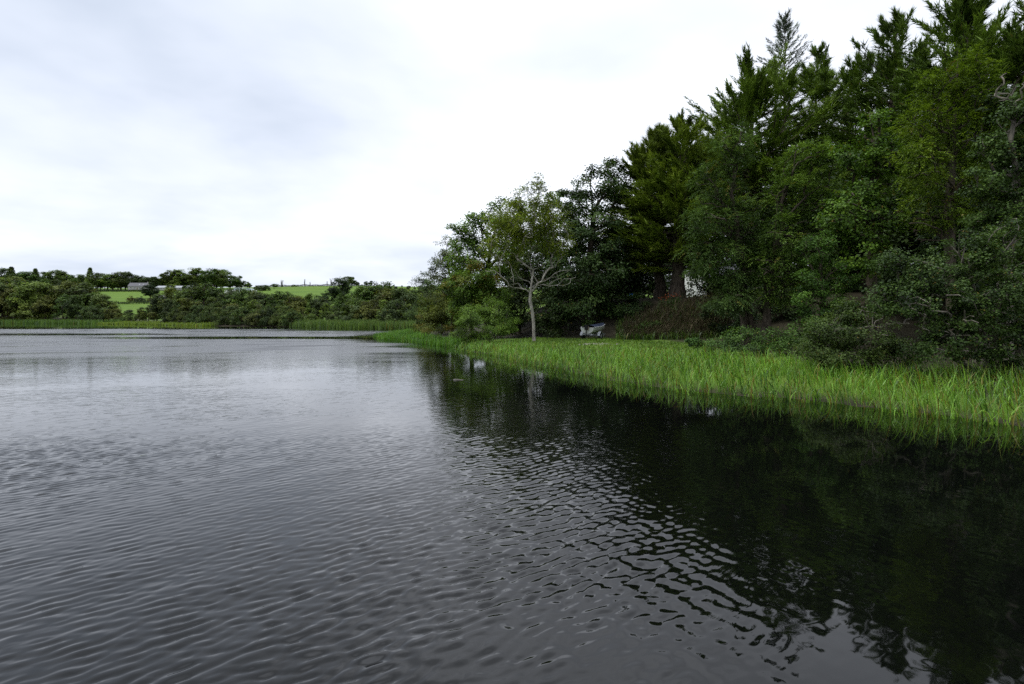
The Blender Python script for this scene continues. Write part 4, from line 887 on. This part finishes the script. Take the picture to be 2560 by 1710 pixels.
for i, px in enumerate([1655, 1668, 1680, 1692]):
    r = np.random.default_rng(300 + i); p_ = on_bank(px, 49.2 - .1 * i); n = 60; root = link('flowering_plant', None, None, tuple(p_ - [0, 0, .1]))
    tag(root, 'clump of sword leaved plant with orange red flowers on the mound', 'flowers', 'orange red flowers on the mound')
    q = np.stack([r.normal(0, .18, n), r.normal(0, .18, n), np.zeros(n)], 1); V, a, t = blades(q, r.uniform(.6, 1.0, n), r.uniform(.02, .04, n), r.uniform(.3, 1.4, n), r.uniform(0, 6.28, n), 3)
    link('leaves', mesh('leaves', V, [a, t], M_BLADE, {'tone': ('FACE', np.full(n * 3, .5)), 'dry': ('FACE', np.zeros(n * 3))}), root, color=(.06, .13, .02))
    n = 20; c = np.stack([r.normal(0, .32, n), r.normal(0, .32, n), r.uniform(.75, 1.1, n)], 1); V, Fq = kites(c, rand_unit(n, r), rand_unit(n, r), .085, .07); link('flowers', mesh('flowers', V, Fq, M_RED), root)
    V, Fq = sweep([([[c[j][0] * .3, c[j][1] * .3, 0], [c[j][0] * .6, c[j][1] * .6, .5], c[j]], [.008, .007, .005]) for j in range(0, n, 3)], 4); o = link('stalks', mesh('stalks', V, Fq, M_LEAF, {'tone': ('FACE', np.full(len(Fq), .5)), 'dry': ('FACE', np.zeros(len(Fq)))}), root, color=(.05, .1, .02))
def stones():
    r = np.random.default_rng(17); V, Fq, n0 = [], [], 0
    base = np.array([(x_, y_, z_) for z_ in (-.6, .6) for x_, y_ in ((-1, -.6), (.2, -1), (1, -.3), (.8, .7), (-.3, 1), (-1, .4))]); base[6:, :2] *= .7
    fc = [(0, 1, 7, 6), (1, 2, 8, 7), (2, 3, 9, 8), (3, 4, 10, 9), (4, 5, 11, 10), (5, 0, 6, 11), (6, 7, 8, 9), (6, 9, 10, 11)]
    for i in range(260):
        x_ = X(1480, 38.5) + r.normal(0, .42) + .25; y_ = 38.4 + r.normal(0, .55); s_ = r.uniform(.04, .10); a = r.uniform(0, 6.28)
        b_ = base * s_ * r.uniform(.7, 1.3, 3); b_ = np.stack([b_[:, 0] * math.cos(a) - b_[:, 1] * math.sin(a), b_[:, 0] * math.sin(a) + b_[:, 1] * math.cos(a), b_[:, 2]], 1)
        V.append(b_ + [x_, y_, gz(x_, y_) + .02]); Fq.append(np.array(fc) + n0); n0 += 12
    tag(link('loose_stones', mesh('loose_stones', np.vstack(V), np.vstack(Fq), plain('pale_stone', (.16, .145, .12), (.28, .26, .22), 5, .9, .2))), 'scatter of pale stones on the bare lawn patch', 'stones', kind='stuff')
stones()
D = 20.2; r = np.random.default_rng(4); a = np.array([X(1133, D), D, .012]); pts = [a + np.array([.06 * i, .01 * math.sin(i * 1.3), .006 * math.sin(i * .9)]) for i in range(7)]
V, Fq = sweep([(pts, np.array([.014, .016, .015, .013, .012, .010, .004]))], 6)
tag(link('floating_stick', mesh('floating_stick', V, Fq, M_TWIG)), 'short pale stick floating on the dark water off the sedge', 'stick')

# dark growth closing the view under the cypresses
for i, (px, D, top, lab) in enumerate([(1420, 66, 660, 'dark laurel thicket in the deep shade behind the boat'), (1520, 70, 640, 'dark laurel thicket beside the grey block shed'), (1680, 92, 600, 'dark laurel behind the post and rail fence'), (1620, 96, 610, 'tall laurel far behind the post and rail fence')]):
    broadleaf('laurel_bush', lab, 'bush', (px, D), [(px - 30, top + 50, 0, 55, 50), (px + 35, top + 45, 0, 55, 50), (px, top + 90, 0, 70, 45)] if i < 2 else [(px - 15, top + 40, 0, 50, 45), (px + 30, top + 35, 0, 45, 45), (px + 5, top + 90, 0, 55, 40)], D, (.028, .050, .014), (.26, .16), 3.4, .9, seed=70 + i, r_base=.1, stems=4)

patch_sedge('lawn_grass', 'short uneven grass of the lawn between the sedge and the boat', [(-2.5, 42), (1.5, 36.2), (3.6, 32), (6, 29.5), (8, 27.5), (10, 27), (11, 32), (13, 38), (9, 43.5), (7.5, 48.5), (2, 49), (-2.5, 46)], 50, .20, .045, (.12, .22, .022), 61, 1.6, 'grass')
r = np.random.default_rng(8); n = 3200; px = r.uniform(1540, 1860, n); D = 44.0 + r.random(n) * 5.5 - .010 * (px - 1560); x = X(px, D)
blade_bed('bank_grass', 'green grass and fern tufts growing through the brush heap', 'grass', np.stack([x, D, ground(x, D) - .03], 1), r.uniform(.5, 1.0, n), r.uniform(.03, .07, n), r.uniform(.8, 2.2, n), (.07, .13, .02), 9, segs=3)


for px, D, t, c, lab in [(428, 520, 711, LT, 'small round tree standing before the farmhouse end of the long shed'), (466, 525, 713, MD, 'small round tree standing before the middle of the long shed'), (497, 520, 709, LT, 'small round tree standing before the glasshouse end of the long shed')]:
    far_tree('yard_tree', lab, 'tree', None, px, D, t, 'round', c, 1.25, .05)
